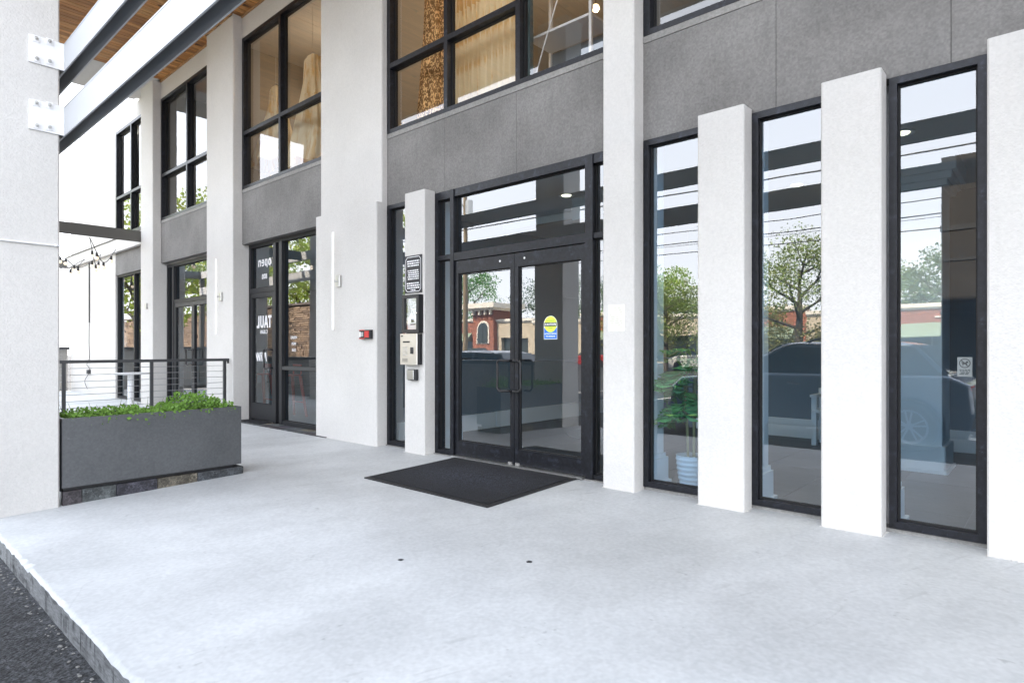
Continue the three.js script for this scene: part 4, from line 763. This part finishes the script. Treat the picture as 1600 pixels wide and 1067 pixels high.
// ---------------------------------------------------------------- trees
function tree(name, label, x, z, h, rad, n, leaf, col, { y = ROAD_Y, base = 0.35, open = 0.5, grp } = {}) {
  const o = thing(name, label, 'tree', grp, [x, y, z]);
  const bark = std({ color: lin(0.10, 0.085, 0.07), roughness: 1 }), limbs = [], tips = [];
  const r0 = h * 0.022 + 0.04, lean = rr(-0.04, 0.04) * h;
  limbs.push(rod([0, 0, 0], [lean, h * base, 0], r0 * 1.25, r0, 8), rod([lean, h * base, 0], [lean * 1.5, h * 0.78, 0.1], r0, r0 * 0.25, 6));
  const nl = 9;
  for (let i = 0; i < nl; i++) {
    const a = i * 2.399 + rnd(), t = base + (0.8 - base) * i / nl, s = [lean * (1 + 0.3 * t), h * t, 0], L = rad * rr(0.65, 1) * (1 - 0.35 * i / nl), e = [s[0] + Math.cos(a) * L, s[1] + h * rr(0.1, 0.24), s[2] + Math.sin(a) * L];
    limbs.push(rod(s, e, r0 * 0.45, r0 * 0.1, 5)); tips.push(e, [(s[0] + e[0]) / 2, (s[1] + e[1]) / 2 + h * 0.05, (s[2] + e[2]) / 2]);
    for (let k = 0; k < 2; k++) { const b = a + rr(-0.9, 0.9), m = [(s[0] + e[0]) / 2, (s[1] + e[1]) / 2, (s[2] + e[2]) / 2], q = [m[0] + Math.cos(b) * L * 0.5, m[1] + h * rr(0.06, 0.2), m[2] + Math.sin(b) * L * 0.5]; limbs.push(rod(m, q, r0 * 0.2, r0 * 0.06, 4)); tips.push(q); }
  }
  tips.push([lean * 1.5, h * 0.86, 0.1], [lean * 1.5, h * 0.95, 0]);
  mesh('trunk', limbs, bark, o);
  const cr = tips.map(() => rad * rr(0.22, 0.42));
  const pt = () => { const i = Math.floor(rnd() * tips.length), c = tips[i]; let dx, dy, dz, l; do { dx = rr(-1, 1); dy = rr(-1, 1); dz = rr(-1, 1); l = dx * dx + dy * dy + dz * dz; } while (l > 1 || (l < open * rnd())); return [[c[0] + dx * cr[i], c[1] + dy * cr[i] * 0.75, c[2] + dz * cr[i]], rr(0.6, 1.3)]; };
  mesh('crown', leafCloud(Math.floor(n * 0.6), pt, leaf), leafMat(...col), o); mesh('crown', leafCloud(Math.floor(n * 0.4), pt, leaf), leafMat(col[0] * 1.1, col[1] * 0.92, col[2] * 1.2), o);
  return o;
}
tree('street_tree', 'open branched light green tree facing the middle slit windows', -10.2, 29, 7.2, 3.3, 9000, 0.13, [0.24, 0.33, 0.09], { base: 0.3, grp: 'trees beyond the drive' });
for (const [x, z, h, r, c, l] of [[-13.5, 31, 3.9, 2.6, [0.20, 0.22, 0.07], 'olive green shrubby tree beside the open branched tree'], [-8.3, 30, 3.4, 2.4, [0.22, 0.23, 0.09], 'short olive tree under the open branched tree'], [-19.5, 32, 5.6, 3.0, [0.16, 0.22, 0.05], 'rounded yellow green tree facing the doors'], [-22.5, 33, 4.8, 2.8, [0.2, 0.22, 0.06], 'pale bushy tree next to the rounded yellow green tree']])
  tree('street_tree', l, x, z, h, r, 7000, 0.14, c.map((q) => q * 1.4), { base: 0.15, open: 0.2, grp: 'trees beyond the drive' });
for (const [x, z, h, r, c, l] of [[-66, 58, 13, 6, [0.07, 0.17, 0.035], 'large deep green tree beside the brick tower'], [-60, 72, 13, 7, [0.06, 0.10, 0.05], 'dark pine like tree behind the brick tower'], [-48, 70, 11.5, 6, [0.07, 0.11, 0.05], 'grey green tree behind the plaza roof'], [-36, 60, 10.5, 5, [0.15, 0.24, 0.04], 'bright green tree above the plaza parapet'], [-31, 66, 9, 5, [0.14, 0.22, 0.05], 'second bright green tree above the plaza parapet'], [-7.5, 62, 10, 4.5, [0.08, 0.13, 0.06], 'dark green tree behind the lettered shop'], [-3, 64, 9, 5, [0.12, 0.17, 0.05], 'light green tree behind the lettered shop'], [-13, 66, 9, 5, [0.1, 0.15, 0.05], 'mid green tree behind the lettered shop']])
  tree('plaza_tree', l, x, z, h, r, 6500, 0.28, c.map((q) => q * 1.8), { base: 0.2, open: 0.2, grp: 'trees behind the plaza' });
for (const [x, z, h, l] of [[-27, 13, 8.5, 'yellow green tree over the near end of the stone wall'], [-33, 14, 9.5, 'tall yellow green tree over the stone wall'], [-39, 13, 8.5, 'yellow green tree over the middle of the stone wall'], [-46, 15, 10, 'wide yellow green tree over the far end of the stone wall'], [-30, 4, 8, 'yellow green tree standing past the end of the patio']])
  tree('wall_tree', l, x, z, h, 3.4, 7000, 0.16, [0.34, 0.45, 0.06], { base: 0.25, open: 0.2, grp: 'trees over the stone wall' });

// ---------------------------------------------------------------- stone wall, pylon, pole, billboard, plaza
{
  const w = thing('stone_wall', 'tall stacked brown stone retaining wall past the patio', 'wall');
  const mats = [lin(0.24, 0.17, 0.12), lin(0.30, 0.22, 0.16), lin(0.18, 0.13, 0.10)].map((c) => std({ color: c, roughness: 0.95, bumpMap: slateBump, bumpScale: 0.01 }));
  mesh('core', box(-50, -20, -0.3, 3.2, 9.25, 9.7), mats[0], w);
  const sets = [[], [], []];
  for (let y = -0.25; y < 3.15; y += 0.1) for (let x = -50; x < -20;) { const l = rr(0.3, 0.8); sets[Math.floor(rnd() * 3)].push(box(x, x + l - 0.02, y, y + 0.085, 9.0 + rr(0, 0.05), 9.26)); x += l; }
  sets.forEach((s, i) => { mesh('stone_courses', s, mats[i], w).userData.kind = 'stuff'; });
  mesh('coping', box(-50, -20, 3.2, 3.3, 8.95, 9.75), std({ color: lin(0.12, 0.1, 0.09) }), w);
  const pb = thing('banner_sign', 'white parking banner with dark lettering tied before the stone wall', 'banner');
  print('banner_face', 2.4, 0.8, 256, (c, W, H) => { c.fillStyle = '#eef0f2'; c.fillRect(0, 0, W, H); c.fillStyle = '#c8452e'; c.fillRect(0, 0, W, 14); c.fillStyle = '#2a3f86'; c.font = 'bold 40px sans-serif'; c.textAlign = 'center'; c.fillText('PARKING', W / 2, 48); c.font = 'bold 26px sans-serif'; c.fillText('BELOW', W / 2, 76); }, pb, [-23.2, 0.75, 8.86], Math.PI);
  mesh('banner_board', box(-24.4, -22, 0.35, 1.15, 8.87, 8.89), M.white, pb); mesh('stake', [box(-24.3, -24.25, -0.3, 1.2, 8.9, 8.94), box(-22.15, -22.1, -0.3, 1.2, 8.9, 8.94)], M.darkSteel, pb);
}
{
  const p = thing('pylon_sign', 'tall dark brown sign pylon standing in a planting bed by the drive', 'sign pylon');
  const dk = std({ color: lin(0.055, 0.05, 0.045), roughness: 0.7, map: greyMap });
  mesh('slab', cbox(-1.72, -1.05, -0.3, 4.9, 9.2, 9.75, 0.01), dk, p); mesh('band', [box(-1.735, -1.035, 2.9, 2.96, 9.185, 9.77), box(-1.735, -1.035, 3.5, 3.6, 9.185, 9.77), box(-1.735, -1.035, 1.9, 1.95, 9.185, 9.77)], M.darkSteel, p);
  const bed = thing('planting_bed', 'kerbed bed of spiky grass round the dark sign pylon', 'planting bed');
  mesh('kerb_ring', [box(-3.2, 1.5, -0.27, -0.1, 8.5, 8.65), box(-3.2, 1.5, -0.27, -0.1, 10.6, 10.75), box(-3.2, -3.05, -0.27, -0.1, 8.65, 10.6), box(1.35, 1.5, -0.27, -0.1, 8.65, 10.6)], M.ledge, bed); mesh('soil', box(-3.05, 1.35, -0.27, -0.13, 8.65, 10.6), M.soil, bed);
  mesh('grass', leafCloud(900, () => [[rr(-3, 1.3), -0.13, rr(8.7, 10.5)], rr(0.7, 1.4), new THREE.Vector3(rr(-0.6, 0.6), 1, rr(-0.6, 0.6)).normalize()], 0.36, 'blade'), leafMat(0.10, 0.13, 0.07), bed).userData.kind = 'stuff';
  const pole = thing('utility_pole', 'weathered timber utility pole carrying the overhead wires', 'utility pole', null, [-28.2, ROAD_Y, 22]);
  mesh('shaft', rod([0, 0, 0], [0, 12.8, 0], 0.17, 0.12, 12), std({ color: lin(0.42, 0.34, 0.24), roughness: 0.95, map: woodMaps[0] }), pole);
  mesh('crossarm', [box(-0.06, 0.06, 11.7, 11.85, -1.1, 1.1), box(-0.06, 0.06, 9.3, 9.42, -0.7, 0.7)], std({ color: lin(0.3, 0.24, 0.17) }), pole);
  mesh('insulator', [-1, -0.5, 0.5, 1].map((z) => rod([0, 11.85, z], [0, 12.05, z], 0.05, 0.04)), M.darkSteel, pole);
  mesh('transformer', [rod([0.36, 9.8, 0], [0.36, 10.8, 0], 0.24, 0.24, 16)], M.steel, pole);
  mesh('lamp_arm', [tube([[0.1, 10.3, -0.1], [0.6, 10.6, -1.2], [1.0, 10.2, -2.4]], 0.03), mUV(new THREE.SphereGeometry(0.25, 12, 8).scale(1.6, 0.35, 0.8).translate(1.1, 10.15, -2.7))], M.steel, pole);
  mesh('cable_coil', [0, 0.07].map((d) => mUV(new THREE.TorusGeometry(0.42 + d, 0.02, 6, 28).translate(1.4, 7.2 - d * 2, 0))), M.black, pole);
  const pole2 = thing('utility_pole', 'timber utility pole far along the drive beyond the pylon', 'utility pole', null, [22, ROAD_Y, 22]); mesh('shaft', rod([0, 0, 0], [0, 12.8, 0], 0.17, 0.12, 12), std({ color: lin(0.3, 0.25, 0.18) }), pole2);
  let wi = 0; const wl = ['topmost thick overhead wire between the utility poles', 'second overhead wire below the topmost one', 'third overhead wire of the row', 'thin overhead wire under the third one', 'lowest overhead wire between the utility poles'];
  for (const [y, r, dz] of [[8.75, 0.035, 0], [7.0, 0.02, 0.3], [6.45, 0.024, 0.3], [6.3, 0.011, 0.1], [5.9, 0.022, 0]]) {
    const pts = []; for (let k = 0; k <= 12; k++) { const t = k / 12, x = -95 + 150 * t; pts.push([x, y - 0.25 + 0.4 * Math.pow(Math.abs(((x + 28.2 + 200) % 50.2) / 50.2 - 0.5) * 2, 2), 22 + dz]); }
    tag(mesh('overhead_wire', tube(pts, r, 90, 5), M.black), wl[wi++], 'wire', 'overhead wires');
  }
  const bb = thing('billboard', 'roadside billboard with a blue and white poster over a dark lettered apron', 'billboard', null, [-94, 0, 32], Math.PI - 0.9);
  print('poster', 12, 4, 256, (c, W, H) => { c.fillStyle = '#e9edf4'; c.fillRect(0, 0, W, H); c.fillStyle = '#3350a8'; c.fillRect(0, 0, W, H * 0.5); c.fillStyle = '#eef1f8'; c.fillRect(W * 0.1, H * 0.16, W * 0.3, H * 0.2); }, bb, [0, 14.5, 0.16]);
  mesh('panel', box(-6.05, 6.05, 12.45, 16.55, -0.15, 0.15), M.darkSteel, bb); mesh('apron', box(-6, 6, 9.2, 12.4, -0.1, 0.12), M.black, bb);
  print('apron_lettering', 9, 1.4, 512, (c, W, H) => { c.fillStyle = '#15161a'; c.fillRect(0, 0, W, H); c.fillStyle = '#f6f6f6'; c.font = 'bold 76px sans-serif'; c.textAlign = 'center'; c.textBaseline = 'middle'; c.fillText('OUTFRONT', W / 2, H / 2, W); }, bb, [0, 10.6, 0.13]);
  mesh('support_post', [rod([0, -0.3, 0], [0, 9.2, 0], 0.45, 0.4, 14)], M.darkSteel, bb);
}
{
  const brickT = tex(256, (u, v) => { const r = Math.floor(v * 32), x = u * 16 + (r % 2) * 0.5, m = Math.min(x % 1, 1 - x % 1) < 0.04 || (v * 32) % 1 < 0.12, n = LAT[(r * 97 + Math.floor(x) * 13) & 65535]; return m ? [0.8, 0.75, 0.7] : [0.72 + 0.25 * n, 0.68 + 0.2 * n, 0.65 + 0.2 * n]; }, true, [3.6, 2.6]);
  const brick = std({ color: lin(0.44, 0.21, 0.15), map: brickT, roughness: 0.9 }), brick2 = std({ color: lin(0.30, 0.13, 0.09), map: brickT }), tan = std({ color: lin(0.56, 0.49, 0.38), map: stuccoMap }), cornice = std({ color: lin(0.72, 0.68, 0.6) });
  const shopGlass = std({ color: lin(0.03, 0.04, 0.04), roughness: 0.08 }), awn = std({ color: lin(0.22, 0.28, 0.20), roughness: 0.8 });
  const P = thing('shopping_plaza', 'single storey brick and tan shopping plaza with a corner tower across the car park', 'building');
  const Z = 50, y0 = ROAD_Y;
  mesh('block', box(-110, 30, y0, 3.6, Z + 0.7, Z + 14), tan, P);
  for (const [x0, x1, h, m] of [[-110, -60, 4.7, brick], [-60, -55.3, 4.7, brick], [-51.6, -46, 4.5, tan], [-46, -39, 4.2, tan], [-39, -32, 4.75, brick], [-32, -24, 4.3, tan], [-24, -16, 4.6, brick], [-16, -10, 4.1, tan], [-10, 2, 4.35, brick], [2, 30, 4.2, tan]]) {
    mesh('shop_bay', [box(x0, x1, 2.5, h, Z, Z + 0.69), box(x0, x0 + 0.7, y0, 2.5, Z, Z + 0.69), box(x1 - 0.7, x1, y0, 2.5, Z, Z + 0.69)], m, P);
    mesh('cornice', [box(x0 - 0.05, x1 + 0.05, h, h + 0.28, Z - 0.22, Z + 0.8), box(x0 - 0.02, x1 + 0.02, h - 0.14, h - 0.001, Z - 0.1, Z + 0.2)], cornice, P);
    const n = Math.max(1, Math.round((x1 - x0 - 1.4) / 2.2)), w = (x1 - x0 - 1.4) / n;
    for (let k = 0; k < Math.min(n, 8); k++) mesh('shop_window', box(x0 + 0.7 + k * w + 0.06, x0 + 0.7 + (k + 1) * w - 0.06, y0 + 0.4, 2.45, Z + 0.45, Z + 0.5), shopGlass, P);
    if (m === brick) mesh('awning', mUV(new ConvexGeometry([[x0 + 0.9, 3.2, Z - 0.02], [x1 - 0.9, 3.2, Z - 0.02], [x0 + 0.9, 2.2, Z - 1.1], [x1 - 0.9, 2.2, Z - 1.1], [x0 + 0.9, 2.1, Z - 1.1], [x1 - 0.9, 2.1, Z - 1.1], [x0 + 0.9, 2.1, Z - 0.02], [x1 - 0.9, 2.1, Z - 0.02]].map((p) => new THREE.Vector3(...p)))), awn, P);
  }
  const T = group('tower', P);
  mesh('shaft', box(-55.3, -51.6, y0, 5.3, Z - 0.7, Z + 3), brick, T); mesh('frieze', box(-55.35, -51.55, 4.75, 5.9, Z - 0.75, Z + 3.05), brick2, T);
  mesh('cap', [box(-56.3, -50.6, 6.15, 6.75, Z - 1.7, Z + 4), box(-55.9, -51.0, 5.9, 6.15, Z - 1.3, Z + 3.6)], cornice, T);
  mesh('corbel', [-55, -53.9, -52.9, -51.9].map((x) => box(x - 0.12, x + 0.12, 5.35, 5.9, Z - 1.2, Z - 0.74)), cornice, T);
  const arch = (r, b, t, z0, z1) => { const s = new THREE.Shape(); s.moveTo(-r, b); s.lineTo(r, b); s.lineTo(r, t); s.absarc(0, t, r, 0, Math.PI, false); s.lineTo(-r, b); return mUV(new THREE.ExtrudeGeometry(s, { depth: z1 - z0, bevelEnabled: false, curveSegments: 16 }).translate(-53.45, 0, z0)); };
  mesh('window_surround', arch(1.1, 1.75, 3.55, Z - 0.82, Z - 0.71), cornice, T); mesh('arched_window', arch(0.88, 1.85, 3.5, Z - 0.9, Z - 0.83), shopGlass, T);
  mesh('glazing_bar', [box(-53.48, -53.42, 1.85, 4.35, Z - 0.94, Z - 0.901), box(-54.3, -52.6, 3.1, 3.16, Z - 0.94, Z - 0.902)], M.darkSteel, T);
  const S = thing('shop_sign', 'blue lettered shop sign on the brick plaza front', 'sign');
  print('letters', 5.2, 0.9, 512, (c, W, H) => { c.clearRect(0, 0, W, H); c.fillStyle = '#2b3f9a'; c.font = 'bold 84px sans-serif'; c.textAlign = 'center'; c.textBaseline = 'middle'; c.fillText('DANCING', W / 2, H / 2, W); }, S, [-4.6, 3.62, Z - 0.12], Math.PI, { alphaTest: 0.5 });
  mesh('raceway', box(-7, -2.2, 3.56, 3.66, Z - 0.1, Z - 0.005), cornice, S);
  const S2s = thing('shop_sign', 'orange and red hanging sign cluster on the plaza brick bay', 'sign');
  mesh('panel', cbox(-34.6, -33.4, 3.0, 4.0, Z - 0.12, Z - 0.01, 0.02), std({ color: lin(0.6, 0.2, 0.06) }), S2s); mesh('letter_panel', cbox(-37.6, -35.6, 2.9, 3.6, Z - 0.1, Z - 0.01, 0.02), std({ color: lin(0.5, 0.12, 0.08) }), S2s);
  // cars far away in the car park
  const far = [['small white hatchback in the car park', -20, 34, 0.7], ['small red hatchback in the car park', -30, 36, 0.08], ['small silver hatchback in the car park', -46, 38, 0.4], ['small grey hatchback before the lettered shop', -6, 38, 0.25]];
  far.forEach(([l, x, z, c], i) => {
    const o = thing('distant_car', l, 'car', 'cars in the car park', [x, ROAD_Y, z]); const pm = carPaint(i === 1 ? 0.4 : c, i === 1 ? 0.03 : c, i === 1 ? 0.03 : c);
    const s = new THREE.Shape([[0, 0.25], [0, 0.75], [0.9, 0.92], [4.1, 0.95], [4.2, 0.3]].map((p) => new THREE.Vector2(...p)));
    mesh('body', mUV(new THREE.ExtrudeGeometry(s, { depth: 1.6, bevelThickness: 0.07, bevelSize: 0.06, bevelSegments: 2 }).translate(0, 0, -0.8)), pm, o);
    mesh('cabin', mUV(new ConvexGeometry([[0.9, 0.9, 0.8], [3.9, 0.9, 0.8], [1.7, 1.45, 0.62], [3.4, 1.45, 0.62], [0.9, 0.9, -0.8], [3.9, 0.9, -0.8], [1.7, 1.45, -0.62], [3.4, 1.45, -0.62]].map((p) => new THREE.Vector3(...p)))), shopGlass, o);
    for (const wx of [0.8, 3.3]) for (const s2 of [-0.78, 0.78]) mesh('wheel', rod([wx, 0.31, s2 - 0.1], [wx, 0.31, s2 + 0.1], 0.31, 0.31, 18), M.black, o);
  });
}

renderer.render(scene, camera);
